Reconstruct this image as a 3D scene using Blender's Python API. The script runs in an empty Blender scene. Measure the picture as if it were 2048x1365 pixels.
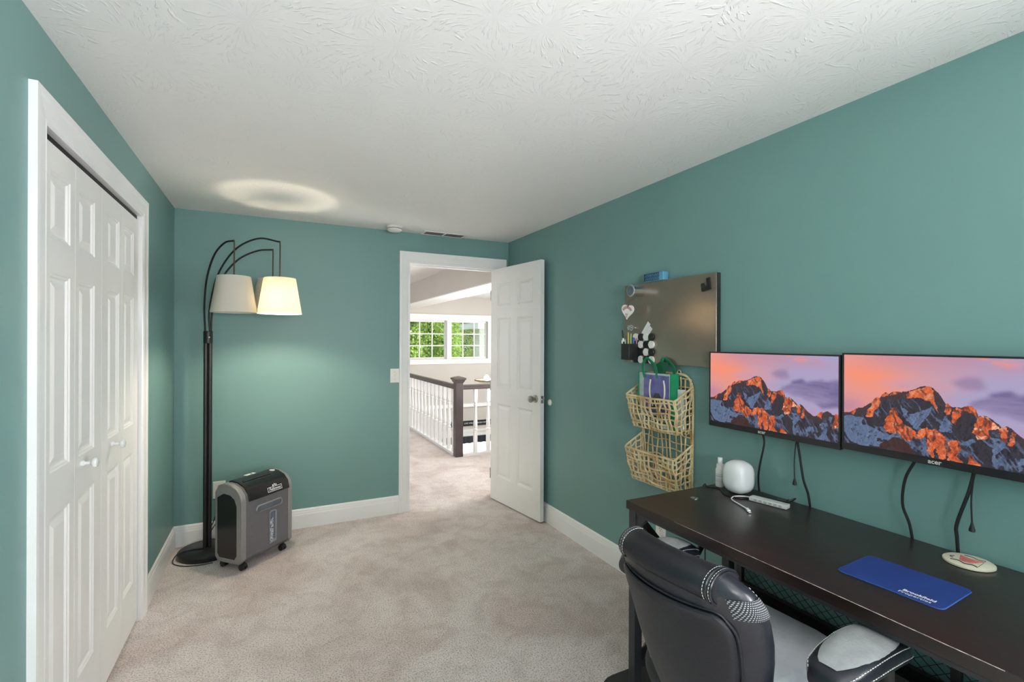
import bpy, bmesh, math, random
import numpy as np
from mathutils import Vector, Matrix

random.seed(7)
PI = math.pi
SC = bpy.context.scene
COL = SC.collection
H = 2.30                      # room height
XL, XR, YB, YF = -0.591, 1.924, 3.942, -2.0   # walls of the study

# ------------------------------------------------------------------ camera, exposure, light
cd = bpy.data.cameras.new('camera')
cam = bpy.data.objects.new('camera', cd)
COL.objects.link(cam)
SC.camera = cam
cd.sensor_fit = 'HORIZONTAL'
cd.sensor_width = 36.0
cd.lens = 965.0 / 2048 * 36.0
cd.clip_start = 0.02
cam.location = (0, 0, 1.407)
_yaw, _roll = math.radians(26.48), math.radians(0.2)
_F = Vector((math.sin(_yaw), math.cos(_yaw), 0))
_R = Vector((math.cos(_yaw), -math.sin(_yaw), 0))
_U = Vector((0, 0, 1))
_R2 = _R * math.cos(_roll) + _U * math.sin(_roll)
_U2 = -_R * math.sin(_roll) + _U * math.cos(_roll)
cam.rotation_euler = Matrix((_R2, _U2, -_F)).transposed().to_euler()

SC.view_settings.view_transform = 'Standard'
SC.view_settings.look = 'None'
SC.view_settings.exposure = 0.68
SC.view_settings.gamma = 1.0
SC.view_settings.use_curve_mapping = False

world = bpy.data.worlds.new('world')
SC.world = world
world.use_nodes = True
bg = world.node_tree.nodes['Background']
bg.inputs[0].default_value = (0.80, 0.90, 1.0, 1)
bg.inputs[1].default_value = 0.9

def area(name, loc, rot, sx, sy, power, col=(1, 1, 1), spread=PI):
    l = bpy.data.lights.new(name, 'AREA')
    l.shape = 'RECTANGLE'; l.size = sx; l.size_y = sy
    l.energy = power; l.color = col; l.spread = spread
    o = bpy.data.objects.new(name, l); COL.objects.link(o)
    o.location = loc; o.rotation_euler = rot
    return o

sun = bpy.data.lights.new('sun', 'SUN')
sun.energy = 6.5; sun.angle = math.radians(1.0); sun.color = (1, 0.95, 0.86)
so = bpy.data.objects.new('sun', sun); COL.objects.link(so)
so.rotation_euler = Vector((-0.75, 0.42, -0.50)).to_track_quat('-Z', 'Y').to_euler()
# daylight entering through the study's rear and side windows (behind the viewpoint)
area('daylight_rear_window', (0.65, YF - 0.06, 1.30), (-PI/2 - 0.08, 0, 0), 1.9, 1.2, 330, (0.985, 0.96, 1.0))
area('daylight_side_window', (XR + 0.06, -0.90, 1.40), (0, PI/2 + 0.05, 0), 1.1, 0.9, 85, (0.985, 0.96, 1.0))
# added fill lamps at made-up, unseen side windows of the landing and foyer
area('fill_landing_left', (-1.54, 6.6, 1.35), (0, -PI/2, 0), 1.3, 2.4, 16, (1, 0.99, 1.0))
area('fill_foyer_right', (5.34, 6.6, 1.2), (0, PI/2, 0), 1.9, 1.4, 85, (1, 1, 0.98))
# added fill lamp behind the camera, aimed at the upper back of the room
fl = area('fill_behind_camera', (0.35, -1.30, 1.45), (0, 0, 0), 0.5, 0.5, 9, (1.0, 0.97, 0.98), math.radians(95))
fl.rotation_euler = Vector((0.16, 0.92, 0.33)).to_track_quat('-Z', 'Y').to_euler()
area('fill_landing_side', (3.25, 4.80, 1.22), (0, PI/2 + 0.55, 0), 1.15, 0.9, 50, (1, 0.985, 0.97))  # added fill lamp at a made-up window, brightens the back ceiling
# the strong daylight behind the sheer curtains of the front entry
area('daylight_entry', (3.9, 9.62, -1.35), (-PI/2, PI, 0), 2.6, 2.0, 230, (1, 0.99, 0.97))

# ------------------------------------------------------------------ materials
def mat(name, color, rough=0.5, metal=0.0, spec=0.5, bump=None, var=None, coat=0.0, sheen=0.0):
    m = bpy.data.materials.new(name); m.use_nodes = True
    nt = m.node_tree; b = nt.nodes['Principled BSDF']
    c = tuple(color) + (1,) if len(color) == 3 else color
    b.inputs['Base Color'].default_value = c
    b.inputs['Roughness'].default_value = rough
    b.inputs['Metallic'].default_value = metal
    b.inputs['Specular IOR Level'].default_value = spec
    b.inputs['Coat Weight'].default_value = coat
    b.inputs['Sheen Weight'].default_value = sheen
    if bump or var:
        tc = nt.nodes.new('ShaderNodeTexCoord')
    if bump:
        scale, strength, dist = bump
        n = nt.nodes.new('ShaderNodeTexNoise'); n.inputs['Scale'].default_value = scale
        n.inputs['Detail'].default_value = 4
        bp_ = nt.nodes.new('ShaderNodeBump'); bp_.inputs['Strength'].default_value = strength
        bp_.inputs['Distance'].default_value = dist
        nt.links.new(tc.outputs['Object'], n.inputs['Vector'])
        nt.links.new(n.outputs['Fac'], bp_.inputs['Height'])
        nt.links.new(bp_.outputs['Normal'], b.inputs['Normal'])
    if var:
        scale, c2, lo, hi = var
        n = nt.nodes.new('ShaderNodeTexNoise'); n.inputs['Scale'].default_value = scale
        n.inputs['Detail'].default_value = 5
        r = nt.nodes.new('ShaderNodeValToRGB')
        r.color_ramp.elements[0].position = lo; r.color_ramp.elements[0].color = c
        r.color_ramp.elements[1].position = hi; r.color_ramp.elements[1].color = tuple(c2) + (1,)
        nt.links.new(tc.outputs['Object'], n.inputs['Vector'])
        nt.links.new(n.outputs['Fac'], r.inputs['Fac'])
        nt.links.new(r.outputs['Color'], b.inputs['Base Color'])
    return m

def srgb(r, g, b):
    f = lambda v: (v/255/12.92) if v/255 <= 0.04045 else ((v/255+0.055)/1.055)**2.4
    return (f(r), f(g), f(b))

M = {}
M['teal'] = mat('teal_paint', srgb(113, 150, 146), 0.42, spec=0.35, bump=(220, 0.06, 0.002), var=(1.3, srgb(111, 147, 143), 0.35, 0.65))
M['greige'] = mat('greige_paint', srgb(196, 191, 184), 0.6, bump=(200, 0.05, 0.002), var=(1.5, srgb(193, 188, 181), 0.4, 0.6))
M['trim'] = mat('white_trim', srgb(236, 236, 235), 0.3, bump=(30, 0.03, 0.002), var=(4, srgb(231, 231, 230), 0.4, 0.7))
M['doorwhite'] = mat('door_white', srgb(231, 230, 227), 0.38, bump=(60, 0.05, 0.002), var=(3, srgb(227, 226, 222), 0.4, 0.7))
M['plastic_white'] = mat('white_plastic', srgb(232, 230, 226), 0.35, var=(8, srgb(228, 226, 221), 0.4, 0.7))
M['gloss_white'] = mat('glossy_white', srgb(226, 229, 228), 0.12, coat=0.5, var=(5, srgb(223, 227, 226), 0.4, 0.7))
M['blackmetal'] = mat('black_metal', (0.012, 0.012, 0.013), 0.38, spec=0.5, var=(20, (0.016, 0.016, 0.017), 0.4, 0.7))
M['deskframe'] = mat('desk_frame_metal', (0.028, 0.029, 0.033), 0.45, spec=0.5, bump=(300, 0.05, 0.001), var=(20, (0.034, 0.035, 0.04), 0.4, 0.7))
M['blackplastic'] = mat('black_plastic', (0.012, 0.012, 0.013), 0.3, var=(20, (0.016, 0.016, 0.017), 0.4, 0.7))
M['cable'] = mat('cable_rubber', (0.008, 0.009, 0.009), 0.45, var=(20, (0.011, 0.012, 0.012), 0.4, 0.7))
M['leather'] = mat('black_leather', (0.0085, 0.0092, 0.0135), 0.40, spec=0.42, bump=(90, 0.16, 0.004), var=(6, (0.012, 0.013, 0.018), 0.3, 0.75))
M['leather_gloss'] = mat('shiny_leather', (0.009, 0.0105, 0.017), 0.31, spec=0.5, bump=(26, 0.28, 0.006), var=(6, (0.016, 0.018, 0.026), 0.3, 0.75), coat=0.0)
M['thread'] = mat('white_thread', srgb(215, 215, 212), 0.7, var=(60, srgb(190, 190, 186), 0.4, 0.7))
M['suede'] = mat('grey_velour', srgb(176, 180, 188), 0.95, sheen=0.3, bump=(60, 0.3, 0.004), var=(14, srgb(192, 196, 202), 0.3, 0.7))
M['padgrey'] = mat('worn_grey_fabric', srgb(140, 143, 144), 0.95, bump=(160, 0.4, 0.003), var=(24, srgb(160, 163, 162), 0.3, 0.7))
M['nickel'] = mat('brushed_nickel', (0.42, 0.40, 0.38), 0.28, metal=1, var=(20, (0.36, 0.34, 0.32), 0.4, 0.7))
M['chrome'] = mat('bright_tin', (0.62, 0.64, 0.64), 0.25, metal=1, var=(20, (0.55, 0.57, 0.57), 0.4, 0.7))
M['board'] = mat('brushed_steel_board', (0.33, 0.265, 0.215), 0.18, metal=0.62, var=(7, (0.36, 0.295, 0.24), 0.3, 0.7))
M['boardedge'] = mat('board_edge', (0.07, 0.07, 0.068), 0.4, metal=0.8, var=(7, (0.09, 0.09, 0.085), 0.3, 0.7))
M['bronze'] = mat('rod_bronze', (0.10, 0.07, 0.045), 0.4, metal=0.7, var=(20, (0.12, 0.085, 0.055), 0.4, 0.7))
M['shred_dark'] = mat('shredder_charcoal', srgb(98, 96, 99), 0.42, spec=0.5, bump=(400, 0.04, 0.001), var=(30, srgb(102, 100, 103), 0.4, 0.7))
M['shred_silver'] = mat('shredder_silver', srgb(140, 138, 136), 0.38, metal=0.25, bump=(400, 0.04, 0.001), var=(30, srgb(145, 143, 141), 0.4, 0.7))
M['shred_black'] = mat('shredder_gloss_black', (0.010, 0.009, 0.009), 0.22, var=(20, (0.014, 0.013, 0.013), 0.4, 0.7))
M['smoke'] = mat('smoked_plastic', srgb(88, 94, 104), 0.12, var=(14, srgb(108, 114, 124), 0.4, 0.7))
M['paper'] = mat('paper_shreds', srgb(214, 218, 224), 0.8, var=(80, srgb(150, 156, 168), 0.35, 0.65))
M['print'] = mat('white_print', srgb(225, 225, 225), 0.6, var=(60, srgb(215, 215, 215), 0.4, 0.7))
M['black'] = mat('flat_black', (0.006, 0.006, 0.006), 0.6, var=(20, (0.009, 0.009, 0.009), 0.4, 0.7))
M['blue_speaker'] = mat('blue_plastic', srgb(96, 158, 188), 0.5, var=(20, srgb(90, 150, 182), 0.4, 0.7))
M['navy'] = mat('navy_mesh', srgb(30, 52, 82), 0.6, var=(20, srgb(24, 44, 72), 0.4, 0.7))
M['mousepad'] = mat('blue_fabric', srgb(6, 44, 112), 0.75, bump=(500, 0.1, 0.001), var=(12, srgb(10, 50, 120), 0.4, 0.7))
M['bluedge'] = mat('blue_stitched_edge', srgb(34, 74, 140), 0.7, var=(200, srgb(30, 70, 140), 0.4, 0.7))
M['coaster'] = mat('cream_stone', srgb(205, 201, 178), 0.7, var=(20, srgb(212, 208, 186), 0.4, 0.7))
M['red'] = mat('faded_red', srgb(176, 96, 92), 0.7, var=(80, srgb(196, 120, 116), 0.4, 0.7))
M['darkink'] = mat('dark_ink', srgb(58, 66, 62), 0.7, var=(80, srgb(70, 78, 74), 0.4, 0.7))
M['green'] = mat('green_webbing', srgb(14, 132, 88), 0.7, bump=(300, 0.2, 0.001), var=(30, srgb(20, 142, 96), 0.4, 0.7))
M['dkgreen'] = mat('dark_green_cloth', srgb(8, 84, 56), 0.8, var=(30, srgb(10, 92, 62), 0.4, 0.7))
M['purple'] = mat('purple_print', srgb(84, 80, 140), 0.3, coat=0.6, var=(18, srgb(116, 112, 170), 0.35, 0.65))
M['bagwhite'] = mat('bag_pale_print', srgb(186, 196, 192), 0.3, coat=0.6, var=(30, srgb(160, 172, 168), 0.35, 0.65))
M['cream'] = mat('cream_print', srgb(216, 210, 190), 0.4, var=(30, srgb(206, 200, 178), 0.4, 0.7))
M['rattan'] = mat('woven_seagrass', srgb(222, 204, 164), 0.7, bump=(160, 0.4, 0.003), var=(14, srgb(190, 156, 104), 0.35, 0.7))
M['newel'] = mat('dark_stained_wood', srgb(74, 66, 66), 0.3, bump=(40, 0.05, 0.002), var=(9, srgb(64, 56, 57), 0.4, 0.7))
M['hub'] = mat('silver_aluminium', srgb(206, 208, 205), 0.35, metal=0.1, var=(30, srgb(200, 202, 199), 0.4, 0.7))
M['matblack'] = mat('chair_mat_black', (0.020, 0.021, 0.021), 0.55, bump=(60, 0.1, 0.002), var=(8, (0.027, 0.028, 0.027), 0.4, 0.7))
M['ventgrey'] = mat('vent_grey', srgb(120, 120, 118), 0.7, var=(60, srgb(98, 98, 96), 0.4, 0.7))
M['sidingwhite'] = mat('white_siding', srgb(240, 232, 226), 0.7, var=(8, srgb(232, 224, 218), 0.4, 0.7))
M['roofgrey'] = mat('grey_shingle', srgb(110, 108, 108), 0.9, var=(20, srgb(90, 88, 88), 0.4, 0.7))
M['bark'] = mat('bark', srgb(82, 68, 54), 0.9, var=(14, srgb(62, 50, 40), 0.4, 0.7))
M['lawn'] = mat('lawn', srgb(96, 120, 58), 0.95, var=(12, srgb(76, 104, 46), 0.4, 0.7))
M['darkfabric'] = mat('dark_valance', srgb(52, 56, 68), 0.8, var=(20, srgb(44, 48, 60), 0.4, 0.7))
M['oak'] = mat('oak_rim', srgb(150, 116, 84), 0.5, var=(14, srgb(130, 98, 70), 0.4, 0.7))
M['yellow'] = mat('pencil_yellow', srgb(206, 190, 90), 0.5, var=(30, srgb(196, 180, 84), 0.4, 0.7))
M['penblue'] = mat('pen_blue', srgb(44, 84, 150), 0.4, var=(30, srgb(38, 76, 140), 0.4, 0.7))
M['penpink'] = mat('pen_pink', srgb(190, 96, 130), 0.4, var=(30, srgb(180, 90, 122), 0.4, 0.7))
M['pengreen'] = mat('pen_green', srgb(150, 196, 100), 0.4, var=(30, srgb(140, 186, 92), 0.4, 0.7))
M['shreddark_in'] = mat('recess_grey', srgb(132, 136, 142), 0.4, var=(30, srgb(126, 130, 136), 0.4, 0.7))
M['shingle'] = M['roofgrey']

def carpet_mat():
    m = bpy.data.materials.new('carpet'); m.use_nodes = True
    nt = m.node_tree; N = nt.nodes; L = nt.links; b = N['Principled BSDF']
    b.inputs['Roughness'].default_value = 1.0; b.inputs['Specular IOR Level'].default_value = 0.1
    b.inputs['Sheen Weight'].default_value = 0.25
    tc = N.new('ShaderNodeTexCoord')
    def noise(s, d=4, dist=0.0):
        n = N.new('ShaderNodeTexNoise'); n.inputs['Scale'].default_value = s
        n.inputs['Detail'].default_value = d; n.inputs['Distortion'].default_value = dist
        L.new(tc.outputs['Object'], n.inputs['Vector']); return n
    def ramp(src, a, ca, bb, cb):
        r = N.new('ShaderNodeValToRGB'); e = r.color_ramp.elements
        e[0].position = a; e[0].color = tuple(ca) + (1,); e[1].position = bb; e[1].color = tuple(cb) + (1,)
        L.new(src, r.inputs['Fac']); return r
    big = noise(1.7, 5, 0.8)
    r1 = ramp(big.outputs['Fac'], 0.36, srgb(212, 197, 190), 0.56, srgb(230, 220, 215))
    fine = noise(150, 4)
    r2 = ramp(fine.outputs['Fac'], 0.34, (0.34, 0.31, 0.29), 0.54, (1, 1, 1))
    mid = noise(9, 6, 0.8)
    r3 = ramp(mid.outputs['Fac'], 0.36, (0.84, 0.82, 0.81), 0.56, (1, 1, 1))
    mx = N.new('ShaderNodeMix'); mx.data_type = 'RGBA'; mx.blend_type = 'MULTIPLY'; mx.inputs['Factor'].default_value = 0.75
    L.new(r1.outputs[0], mx.inputs['A']); L.new(r2.outputs[0], mx.inputs['B'])
    mx2 = N.new('ShaderNodeMix'); mx2.data_type = 'RGBA'; mx2.blend_type = 'MULTIPLY'; mx2.inputs['Factor'].default_value = 0.8
    L.new(mx.outputs['Result'], mx2.inputs['A']); L.new(r3.outputs[0], mx2.inputs['B'])
    L.new(mx2.outputs['Result'], b.inputs['Base Color'])
    bu = N.new('ShaderNodeBump'); bu.inputs['Strength'].default_value = 0.75; bu.inputs['Distance'].default_value = 0.010
    L.new(fine.outputs['Fac'], bu.inputs['Height'])
    bu2 = N.new('ShaderNodeBump'); bu2.inputs['Strength'].default_value = 0.5; bu2.inputs['Distance'].default_value = 0.02
    L.new(mid.outputs['Fac'], bu2.inputs['Height']); L.new(bu.outputs['Normal'], bu2.inputs['Normal'])
    L.new(bu2.outputs['Normal'], b.inputs['Normal'])
    return m
M['carpet'] = carpet_mat()

def ceiling_mat():
    # brushed "crow's foot" plaster: radial strokes around scattered centres
    m = bpy.data.materials.new('stomped_ceiling'); m.use_nodes = True
    nt = m.node_tree; N = nt.nodes; L = nt.links; b = N['Principled BSDF']
    b.inputs['Base Color'].default_value = srgb(240, 239, 237) + (1,)
    b.inputs['Roughness'].default_value = 0.6; b.inputs['Specular IOR Level'].default_value = 0.35
    tc = N.new('ShaderNodeTexCoord')
    w = N.new('ShaderNodeTexNoise'); w.inputs['Scale'].default_value = 5
    L.new(tc.outputs['Object'], w.inputs['Vector'])
    add = N.new('ShaderNodeVectorMath'); add.operation = 'MULTIPLY_ADD'; add.inputs[1].default_value = (0.12, 0.12, 0)
    L.new(w.outputs['Color'], add.inputs[0]); L.new(tc.outputs['Object'], add.inputs[2])
    v = N.new('ShaderNodeTexVoronoi'); v.inputs['Scale'].default_value = 4.2; v.voronoi_dimensions = '2D'
    L.new(add.outputs[0], v.inputs['Vector'])
    sub = N.new('ShaderNodeVectorMath'); sub.operation = 'SUBTRACT'
    L.new(add.outputs[0], sub.inputs[0]); L.new(v.outputs['Position'], sub.inputs[1])
    sp = N.new('ShaderNodeSeparateXYZ'); L.new(sub.outputs[0], sp.inputs[0])
    at = N.new('ShaderNodeMath'); at.operation = 'ARCTAN2'
    L.new(sp.outputs['Y'], at.inputs[0]); L.new(sp.outputs['X'], at.inputs[1])
    ang = N.new('ShaderNodeCombineXYZ')
    L.new(at.outputs[0], ang.inputs[0]); L.new(v.outputs['Distance'], ang.inputs[1])
    sc = N.new('ShaderNodeVectorMath'); sc.operation = 'MULTIPLY'; sc.inputs[1].default_value = (9.0, 4.0, 1)
    L.new(ang.outputs[0], sc.inputs[0])
    st = N.new('ShaderNodeTexNoise'); st.inputs['Scale'].default_value = 1.3; st.inputs['Detail'].default_value = 3
    L.new(sc.outputs[0], st.inputs['Vector'])
    r = N.new('ShaderNodeValToRGB'); e = r.color_ramp.elements
    e[0].position = 0.56; e[1].position = 0.63
    L.new(st.outputs['Fac'], r.inputs['Fac'])
    bu = N.new('ShaderNodeBump'); bu.inputs['Strength'].default_value = 0.48; bu.inputs['Distance'].default_value = 0.003
    L.new(r.outputs['Color'], bu.inputs['Height']); L.new(bu.outputs['Normal'], b.inputs['Normal'])
    return m
M['ceiling'] = ceiling_mat()

def espresso_mat():
    m = bpy.data.materials.new('espresso_laminate'); m.use_nodes = True
    nt = m.node_tree; N = nt.nodes; L = nt.links; b = N['Principled BSDF']
    tc = N.new('ShaderNodeTexCoord'); mp = N.new('ShaderNodeMapping'); mp.inputs['Scale'].default_value = (14, 1.2, 14)
    L.new(tc.outputs['Object'], mp.inputs[0])
    n = N.new('ShaderNodeTexNoise'); n.inputs['Scale'].default_value = 3; n.inputs['Detail'].default_value = 6
    L.new(mp.outputs[0], n.inputs['Vector'])
    r = N.new('ShaderNodeValToRGB'); e = r.color_ramp.elements
    e[0].position = 0.3; e[0].color = (0.016, 0.0095, 0.0085, 1); e[1].position = 0.72; e[1].color = (0.026, 0.015, 0.0125, 1)
    L.new(n.outputs['Fac'], r.inputs['Fac']); L.new(r.outputs[0], b.inputs['Base Color'])
    b.inputs['Roughness'].default_value = 0.3; b.inputs['Specular IOR Level'].default_value = 0.5
    bu = N.new('ShaderNodeBump'); bu.inputs['Strength'].default_value = 0.04; bu.inputs['Distance'].default_value = 0.002
    L.new(n.outputs['Fac'], bu.inputs['Height']); L.new(bu.outputs['Normal'], b.inputs['Normal'])
    return m
M['espresso'] = espresso_mat()

def shade_mat(name, col, tcol, mixf=0.5):
    m = bpy.data.materials.new(name); m.use_nodes = True
    nt = m.node_tree; N = nt.nodes; L = nt.links
    N.remove(N['Principled BSDF'])
    d = N.new('ShaderNodeBsdfDiffuse'); t = N.new('ShaderNodeBsdfTranslucent'); mx = N.new('ShaderNodeMixShader')
    n = N.new('ShaderNodeTexNoise'); n.inputs['Scale'].default_value = 40
    tc = N.new('ShaderNodeTexCoord'); L.new(tc.outputs['Object'], n.inputs['Vector'])
    r = N.new('ShaderNodeValToRGB'); r.color_ramp.elements[0].color = tuple(c*0.97 for c in col) + (1,); r.color_ramp.elements[1].color = tuple(col) + (1,)
    L.new(n.outputs['Fac'], r.inputs['Fac']); L.new(r.outputs[0], d.inputs['Color'])
    t.inputs['Color'].default_value = tuple(tcol) + (1,); mx.inputs[0].default_value = mixf
    L.new(d.outputs[0], mx.inputs[1]); L.new(t.outputs[0], mx.inputs[2])
    L.new(mx.outputs[0], N['Material Output'].inputs['Surface'])
    return m
M['shade'] = shade_mat('linen_shade', srgb(226, 222, 214), (0.88, 0.83, 0.68), 0.34)
M['sheer'] = shade_mat('sheer_curtain', (0.9, 0.9, 0.88), (0.9, 0.9, 0.88), 0.6)

def leaf_mat(name, c1, c2):
    m = shade_mat(name, c1, c2, 0.35)
    for n in m.node_tree.nodes:
        if n.type == 'VALTORGB':
            n.color_ramp.elements[0].color = tuple(c*0.5 for c in c1) + (1,)
            n.color_ramp.elements[0].position = 0.35; n.color_ramp.elements[1].position = 0.65
        if n.type == 'TEX_NOISE': n.inputs['Scale'].default_value = 3
    return m
M['leaf'] = leaf_mat('bright_leaves', srgb(160, 190, 104), srgb(190, 212, 134))
M['leafdark'] = leaf_mat('dark_leaves', srgb(52, 84, 50), srgb(60, 100, 50))
M['leafmid'] = leaf_mat('mid_leaves', srgb(150, 170, 110), srgb(190, 205, 150))

def emit(name, col, s):
    m = bpy.data.materials.new(name); m.use_nodes = True
    nt = m.node_tree; N = nt.nodes
    N.remove(N['Principled BSDF'])
    e = N.new('ShaderNodeEmission'); e.inputs[0].default_value = tuple(col) + (1,); e.inputs[1].default_value = s
    nt.links.new(e.outputs[0], N['Material Output'].inputs['Surface'])
    return m
M['bulb'] = emit('lit_bulb', (1, 0.86, 0.62), 22)
M['bulb2'] = emit('lit_pendant_bulb', (1, 0.86, 0.66), 60)

def glass_mat():
    m = bpy.data.materials.new('window_glass'); m.use_nodes = True
    nt = m.node_tree; N = nt.nodes; L = nt.links
    N.remove(N['Principled BSDF'])
    t = N.new('ShaderNodeBsdfTransparent'); t.inputs[0].default_value = (0.96, 0.98, 0.97, 1)
    g = N.new('ShaderNodeBsdfGlossy'); g.inputs['Roughness'].default_value = 0.02
    mx = N.new('ShaderNodeMixShader'); f = N.new('ShaderNodeFresnel'); f.inputs[0].default_value = 1.3
    L.new(f.outputs[0], mx.inputs[0]); L.new(t.outputs[0], mx.inputs[1]); L.new(g.outputs[0], mx.inputs[2])
    L.new(mx.outputs[0], N['Material Output'].inputs['Surface'])
    return m
M['glass'] = glass_mat()

def dots_mat(name, c1, c2, scale):
    m = bpy.data.materials.new(name); m.use_nodes = True
    nt = m.node_tree; N = nt.nodes; L = nt.links; b = N['Principled BSDF']
    tc = N.new('ShaderNodeTexCoord'); v = N.new('ShaderNodeTexVoronoi'); v.inputs['Scale'].default_value = scale
    v.inputs['Randomness'].default_value = 0.0
    L.new(tc.outputs['UV'], v.inputs['Vector'])
    v.voronoi_dimensions = '2D'
    r = N.new('ShaderNodeValToRGB'); e = r.color_ramp.elements; r.color_ramp.interpolation = 'LINEAR'
    e[0].position = 0.20; e[0].color = tuple(c1) + (1,); e[1].position = 0.32; e[1].color = tuple(c2) + (1,)
    L.new(v.outputs['Distance'], r.inputs['Fac']); L.new(r.outputs[0], b.inputs['Base Color'])
    b.inputs['Roughness'].default_value = 0.7
    return m
M['meshpatch'] = dots_mat('dotted_mesh_fabric', srgb(170, 174, 180), (0.01, 0.011, 0.014), 1.0)
M['seatmesh'] = dots_mat('fine_black_mesh', (0.003, 0.003, 0.003), srgb(40, 40, 44), 170.0)

# ------------------------------------------------------------------ mesh builder
class MB:
    def __init__(s):
        s.v = []; s.f = []; s.uv = {}
    def add(s, verts, faces):
        n = len(s.v); s.v += [tuple(v) for v in verts]
        s.f += [tuple(i + n for i in f) for f in faces]; return s
    def box(s, a, b, M4=None):
        (x0, y0, z0), (x1, y1, z1) = a, b
        vs = [Vector(p) for p in ((x0,y0,z0),(x1,y0,z0),(x1,y1,z0),(x0,y1,z0),(x0,y0,z1),(x1,y0,z1),(x1,y1,z1),(x0,y1,z1))]
        if M4 is not None: vs = [M4 @ v for v in vs]
        return s.add(vs, [(0,3,2,1),(4,5,6,7),(0,1,5,4),(1,2,6,5),(2,3,7,6),(3,0,4,7)])
    def bar(s, p, q, w, h, up=(0, 0, 1)):
        p = Vector(p); q = Vector(q); d = (q - p); L = d.length; d.normalize()
        u = Vector(up); sx = d.cross(u)
        if sx.length < 1e-4: sx = d.cross(Vector((1, 0, 0)))
        sx.normalize(); u = sx.cross(d)
        vs = []
        for c in (p, q):
            for a, b in ((-1,-1),(1,-1),(1,1),(-1,1)): vs.append(c + sx*a*w/2 + u*b*h/2)
        return s.add(vs, [(0,1,2,3),(7,6,5,4),(0,4,5,1),(1,5,6,2),(2,6,7,3),(3,7,4,0)])
    def tube(s, pts, r, n=8, cap=True, closed=False):
        pts = [Vector(p) for p in pts]; m = len(pts)
        rr = r if isinstance(r, (list, tuple)) else [r]*m
        t0 = (pts[1]-pts[0]).normalized()
        a = t0.orthogonal().normalized()
        vs = []; prev = t0
        for i, p in enumerate(pts):
            if closed: t = (pts[(i+1) % m]-pts[i-1]).normalized()
            else: t = (pts[min(i+1, m-1)]-pts[max(i-1, 0)]).normalized()
            q = prev.rotation_difference(t); a = q @ a; prev = t
            b = t.cross(a)
            for k in range(n):
                an = 2*PI*k/n
                vs.append(p + (a*math.cos(an) + b*math.sin(an))*rr[i])
        fs = []
        for i in range(m-1 if not closed else m):
            j = (i+1) % m
            for k in range(n):
                fs.append((i*n+k, i*n+(k+1) % n, j*n+(k+1) % n, j*n+k))
        if cap and not closed:
            fs.append(tuple(range(n))[::-1]); fs.append(tuple((m-1)*n+k for k in range(n)))
        return s.add(vs, fs)
    def lathe(s, prof, n=24, M4=None, cap=True):
        vs = []
        for (r, z) in prof:
            for k in range(n):
                an = 2*PI*k/n; v = Vector((r*math.cos(an), r*math.sin(an), z))
                vs.append(M4 @ v if M4 is not None else v)
        fs = []
        for i in range(len(prof)-1):
            for k in range(n):
                fs.append((i*n+k, i*n+(k+1) % n, (i+1)*n+(k+1) % n, (i+1)*n+k))
        if cap:
            fs.append(tuple(range(n))[::-1]); fs.append(tuple((len(prof)-1)*n+k for k in range(n)))
        return s.add(vs, fs)
    def loft(s, rings, cap=True, closed=True):
        n = len(rings[0]); vs = [p for r in rings for p in r]; fs = []
        for i in range(len(rings)-1):
            for k in range(n if closed else n-1):
                fs.append((i*n+k, i*n+(k+1) % n, (i+1)*n+(k+1) % n, (i+1)*n+k))
        if cap and closed:
            fs.append(tuple(range(n))[::-1]); fs.append(tuple((len(rings)-1)*n+k for k in range(n)))
        return s.add(vs, fs)
    def prism(s, poly, d, M4=None):
        # poly in XY, extruded to z=d
        n = len(poly)
        vs = [Vector((x, y, 0)) for x, y in poly] + [Vector((x, y, d)) for x, y in poly]
        if M4 is not None: vs = [M4 @ v for v in vs]
        return s.add(vs, [tuple(range(n))[::-1], tuple(range(n, 2*n))] + [(i, (i+1) % n, n+(i+1) % n, n+i) for i in range(n)])
    def build(s, name, m, parent=None, smooth=False, bevel=0, sub=0, loc=None, uvf=None, seg=2):
        me = bpy.data.meshes.new(name)
        vs = s.v
        if loc is not None and parent is None:
            L_ = Vector(loc); vs = [tuple(Vector(v)-L_) for v in s.v]
        if parent is not None:
            inv = parent['_inv'] if False else None
        me.from_pydata([tuple(v) for v in vs], [], s.f)
        me.update()
        bm = bmesh.new(); bm.from_mesh(me)
        bmesh.ops.recalc_face_normals(bm, faces=bm.faces)
        if uvf:
            lay = bm.loops.layers.uv.new('UVMap')
            bm.verts.index_update()
            for f in bm.faces:
                for lo in f.loops: lo[lay].uv = uvf(lo.vert.index)
        bm.to_mesh(me); bm.free()
        me.materials.append(m)
        if smooth:
            for p in me.polygons: p.use_smooth = True
        o = bpy.data.objects.new(name, me); COL.objects.link(o)
        if loc is not None: o.location = loc
        if parent is not None:
            o.parent = parent
        if bevel:
            b = o.modifiers.new('bevel', 'BEVEL'); b.width = bevel; b.segments = seg; b.limit_method = 'ANGLE'; b.angle_limit = math.radians(40)
            for p in me.polygons: p.use_smooth = True
            wn = o.modifiers.new('wn', 'WEIGHTED_NORMAL'); wn.keep_sharp = False
        if sub:
            sm = o.modifiers.new('sub', 'SUBSURF'); sm.levels = sub; sm.render_levels = sub
            for p in me.polygons: p.use_smooth = True
        if smooth and not bevel and not sub:
            try:
                me.set_sharp_from_angle(angle=math.radians(42))
            except Exception: pass
        return o

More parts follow.
